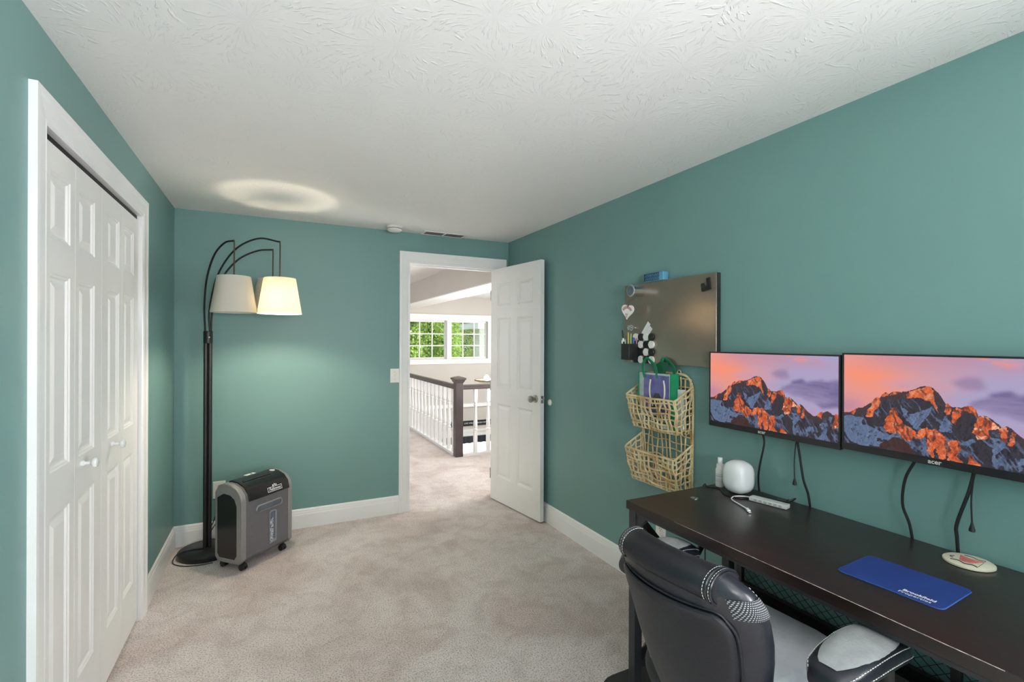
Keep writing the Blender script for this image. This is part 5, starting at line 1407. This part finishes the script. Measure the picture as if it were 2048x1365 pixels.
# armrests
def armrest(s):
    yc = 0.005+s*0.312; DZ_ = 0.030
    root = None
    # loop-shaped support
    path = bez([(0.12, yc-s*0.05, .42), (0.16, yc-s*0.01, .50), (0.150, yc, .60), (0.10, yc, .632), (0.0, yc, .632), (-0.05, yc, .60), (-0.06, yc-s*0.01, .50), (-0.03, yc-s*0.05, .42)], 8)
    rings = []
    for i, p in enumerate(path):
        t_ = (path[min(i+1, len(path)-1)]-path[max(i-1, 0)]).normalized(); s_ = Vector((0, 1, 0)); s_ = (s_-t_*s_.dot(t_)).normalized(); nn_ = t_.cross(s_)
        rings.append([p+s_*0.022*math.cos(a)+nn_*0.012*math.sin(a) for a in [2*PI*j/12 for j in range(12)]])
    arm = MB().loft(rings).build('armrest', M['blackplastic'], CH, smooth=True); arm.location = (0.0, 0, DZ_-0.017)
    # pad: long oval, curving down at the front
    def ring(xc, w, zc, hh):
        f = lambda c, e: math.copysign(abs(c)**e, c)
        return [Vector((xc, yc+w*f(math.cos(a), 0.62), zc+hh*f(math.sin(a), 0.72))) for a in [2*PI*j/36 for j in range(36)]]
    prof = [(-.205, .014, .628, .010), (-.200, .034, .632, .020), (-.17, .049, .640, .028), (-.10, .057, .647, .031), (0, .061, .651, .032), (.08, .061, .648, .032), (.14, .058, .640, .030), (.175, .049, .630, .026), (.195, .032, .622, .019), (.200, .010, .618, .009)]
    prof = [(0.038+0.81*p[0],)+p[1:] for p in prof]
    pad = MB().loft([ring(*p) for p in prof]).build('arm_pad', M['leather_gloss'], arm, smooth=True)
    top = MB(); nx_, ny_ = 26, 15; g = []
    rs = random.Random(4+s)
    for i in range(nx_):
        x = 0.038+0.81*(-.176+.343*i/(nx_-1))
        w = float(np.interp(x, [p[0] for p in prof], [p[1] for p in prof])); zc = float(np.interp(x, [p[0] for p in prof], [p[2] for p in prof])); hh = float(np.interp(x, [p[0] for p in prof], [p[3] for p in prof]))
        wi = w*0.87*(math.sin(PI*(i+0.6)/(nx_+0.4))**0.28)+rs.uniform(-.0007, .0007)
        for k in range(ny_):
            v_ = -1+2*k/(ny_-1); y = wi*v_
            cc = min(1, abs(y)/w); g.append(Vector((x, yc+y, zc+hh*(max(0, 1-cc**(2/0.62)))**(0.5*0.72)+0.0020)))
    top.add(g, [(i*ny_+k, i*ny_+k+1, (i+1)*ny_+k+1, (i+1)*ny_+k) for i in range(nx_-1) for k in range(ny_-1)])
    o = top.build('worn_fabric', M['padgrey'], pad, smooth=True)
    sm = MB()
    for off, zz in ((0.94, .010), (1.02, -.006)):
        pth = []
        for i in range(40):
            a = 2*PI*i/40; x = 0.0355+.154*math.cos(a)
            w = float(np.interp(x, [p[0] for p in prof], [p[1] for p in prof])); zc = float(np.interp(x, [p[0] for p in prof], [p[2] for p in prof])); hh = float(np.interp(x, [p[0] for p in prof], [p[3] for p in prof]))
            pth.append(Vector((x, yc+w*off*1.0*math.copysign(1, math.sin(a)) if abs(math.sin(a)) > 0.12 else yc+w*off*math.sin(a)/0.12, zc+hh*(0.62 if off < 1 else -0.1))))
        stitches(sm, pth, 0.0095, 0.006, 0.0010)
    sm.build('stitching', M['thread'], pad)
armrest(1); armrest(-1)
# back support bar, mechanism, gas lift and five-star base
MB().tube(bez([(-0.05, 0, .36), (-0.14, 0, .345), (-0.20, 0, .38), (-0.20, 0, .47)], 8), 0.018, 10).build('back_bar', M['blackmetal'], CH, smooth=True)
MB().box((-0.10, -0.09, .335), (0.12, 0.09, .376)).build('tilt_mechanism', M['blackmetal'], CH, bevel=0.006)
MB().lathe([(.026, .12), (.026, .24), (.015, .245), (.015, .34)], 20).build('gas_lift', M['blackmetal'], CH, smooth=True)
for k in range(5):
    a = 2*PI*k/5+0.3; d = Vector((math.cos(a), math.sin(a), 0)); s_ = Vector((-d.y, d.x, 0))
    rings = []
    for r, w, z0_, z1_ in ((0.02, .034, .075, .135), (.12, .026, .078, .118), (.28, .018, .070, .092), (.295, .012, .068, .086)):
        rings.append([d*r+s_*w+Vector((0, 0, z0_)), d*r-s_*w+Vector((0, 0, z0_)), d*r-s_*w*0.7+Vector((0, 0, z1_)), d*r+s_*w*0.7+Vector((0, 0, z1_))])
    lg = MB().loft(rings).build('base_arm', M['blackplastic'], CH, bevel=0.004)
    w = MB()
    for q in (-1, 1): w.lathe([(0.012, -0.008), (0.026, -0.007), (0.026, 0.007), (0.012, 0.008)], 20, frame(d*0.285+s_*q*0.012+Vector((0, 0, 0.031)), d, (0, 0, 1)))
    w.tube([d*0.285+Vector((0, 0, .03)), d*0.285+Vector((0, 0, .075))], 0.007, 8)
    w.build('caster', M['blackplastic'], lg, smooth=True)
# grey memory-foam seat cushion with a U cut at the back
cu = thing('seat_cushion', 'grey velour seat cushion with a U-shaped cutout lying on the office chair', 'cushion', (1.235, 0.962, .474), math.radians(3))
def cush(inset, z):
    P = []
    w, xf, xb = .195-inset, .215-inset, -.165+inset
    base = [(xb, -.075-inset*1.0), (xb, -.12), (xb, -w+.04), (xb+.04, -w), (xf-.06, -w), (xf-.01, -w+.05), (xf, -.06), (xf, .06), (xf-.01, w-.05), (xf-.06, w), (xb+.04, w), (xb, w-.04), (xb, .12), (xb, .075+inset), (xb+.05, .060+inset), (xb+.115-inset*-1, .035+inset*.5), (xb+.13+inset, 0), (xb+.115+inset, -.035-inset*.5), (xb+.05, -.060-inset)]
    pts = bez([(x, y, z) for x, y in base] + [(base[0][0], base[0][1], z)], 5)[:-1]
    def lift(p):
        r = 0.012*((p.x-0.0)/0.2)**2+0.010*(p.y/.19)**2
        return Vector((p.x, p.y, z+r*(z/0.075)))
    return [lift(p) for p in pts]
cr = [cush(.012, 0.0), cush(.002, .008), cush(0, .03), cush(0, .05), cush(.006, .064), cush(.018, .073), cush(.026, .076)]
n_ = len(cr[0])
mb = MB().loft(cr)
co_o = mb.build('cushion_body', M['suede'], cu, smooth=True)
mb = MB(); mb.tube([Vector((p.x*1.005, p.y*1.005, p.z+0.0)) for p in cush(-0.001, .045)], 0.0022, 6, closed=True)
mb.build('seam', M['suede'], cu, smooth=True)

# ------------------------------------------------------------------ outside the foyer window
random.seed(21)
def leaves(mb, c, R, n, size, seed):
    rs = np.random.RandomState(seed)
    p = rs.normal(size=(n, 3)); p /= np.linalg.norm(p, axis=1)[:, None]; rad = rs.uniform(0.45, 1.0, n)**0.5
    lump = 1+0.22*np.sin(p[:, 0]*7+seed)*np.cos(p[:, 2]*6+seed*2)+0.12*np.sin(p[:, 1]*13)
    P = p*rad[:, None]*lump[:, None]*np.array(R)+np.array(c)
    a = rs.normal(size=(n, 3)); a /= np.linalg.norm(a, axis=1)[:, None]
    b = np.cross(a, rs.normal(size=(n, 3))); b /= np.linalg.norm(b, axis=1)[:, None]
    s = size*rs.uniform(0.6, 1.3, n)[:, None]
    v = np.stack([P-a*s, P+b*s*0.55, P+a*s, P-b*s*0.55], 1).reshape(-1, 3)
    base = len(mb.v); mb.v += [tuple(x) for x in v.tolist()]
    mb.f += [(base+4*i, base+4*i+1, base+4*i+2, base+4*i+3) for i in range(n)]
def tree(label, loc, R, n, size, m, seed, trunk=0.12, group='trees outside the foyer window'):
    t = thing('tree', label, 'tree', loc, 0, group)
    zc = -loc[2]+0.0
    mb = MB(); leaves(mb, (0, 0, R[2]*1.05+0.9), R, int(n*1.9), size*0.68, seed)
    mb.build('foliage', m, t)
    MB().tube([(0, 0, 0), (0.05, 0.03, R[2]*0.6+0.6), (-0.03, 0, R[2]*1.2+0.9)], [trunk, trunk*0.8, trunk*0.3], 8).build('trunk', M['bark'], t, smooth=True)
G = -2.8
struct(MB().box((-20, 9.6, G-0.2), (30, 60, G)).build('floor', M['lawn']))
tree('bright green leafy tree filling the left panes of the foyer window', (3.35, 11.9, G), (1.12, 0.85, 2.35), 26000, 0.055, M['leaf'], 1)
tree('mid green bushy tree behind the second foyer window', (6.3, 18.0, G), (1.15, 0.9, 2.5), 13000, 0.050, M['leafmid'], 2)
tree('dark tall evergreen rising behind the neighbouring house', (8.6, 25.0, G), (2.5, 1.6, 5.2), 22000, 0.085, M['leafdark'], 3, 0.2)
tree('pale green tree further back between the two window units', (4.6, 21.5, G), (1.5, 1.0, 3.3), 22000, 0.085, M['leaf'], 4, 0.2)
ng = thing('neighbouring_house', 'white sided neighbouring house with an overhanging eave seen through the foyer window', 'house', (5.50, 12.8, G))
mb = MB()
for k in range(70): 
    z = 0.066*k
    mb.add([(0, -0.012, z), (3.2, -0.012, z), (3.2, 0.0, z+0.066), (0, 0.0, z+0.066), (0, 0.05, z), (3.2, 0.05, z)], [(0, 1, 2, 3), (0, 1, 5, 4)])
    mb.add([(-0.0, 0, z), (-0.012, 0.8, z), (0, 0.8, z+0.066), (0, 0, z+0.066)], [(0, 1, 2, 3)])
mb.box((0.01, 0.01, 0), (3.2, 0.8, 4.62)); mb.build('siding', M['sidingwhite'], ng)
MB().box((-0.03, -0.035, 0), (0.10, 0.0, 4.62)).build('corner_board', M['trim'], ng)
MB().box((-0.38, -0.42, 4.55), (3.4, 1.1, 4.72)).build('eave', M['trim'], ng)
MB().add([(-0.40, -0.45, 4.72), (3.5, -0.45, 4.72), (3.5, 0.35, 5.0), (0.0, 0.35, 5.0), (-0.40, 1.2, 4.72), (3.5, 1.2, 4.72)], [(0, 1, 2, 3), (0, 3, 4), (3, 2, 5, 4), (0, 1, 5, 4)]).build('roof', M['roofgrey'], ng)
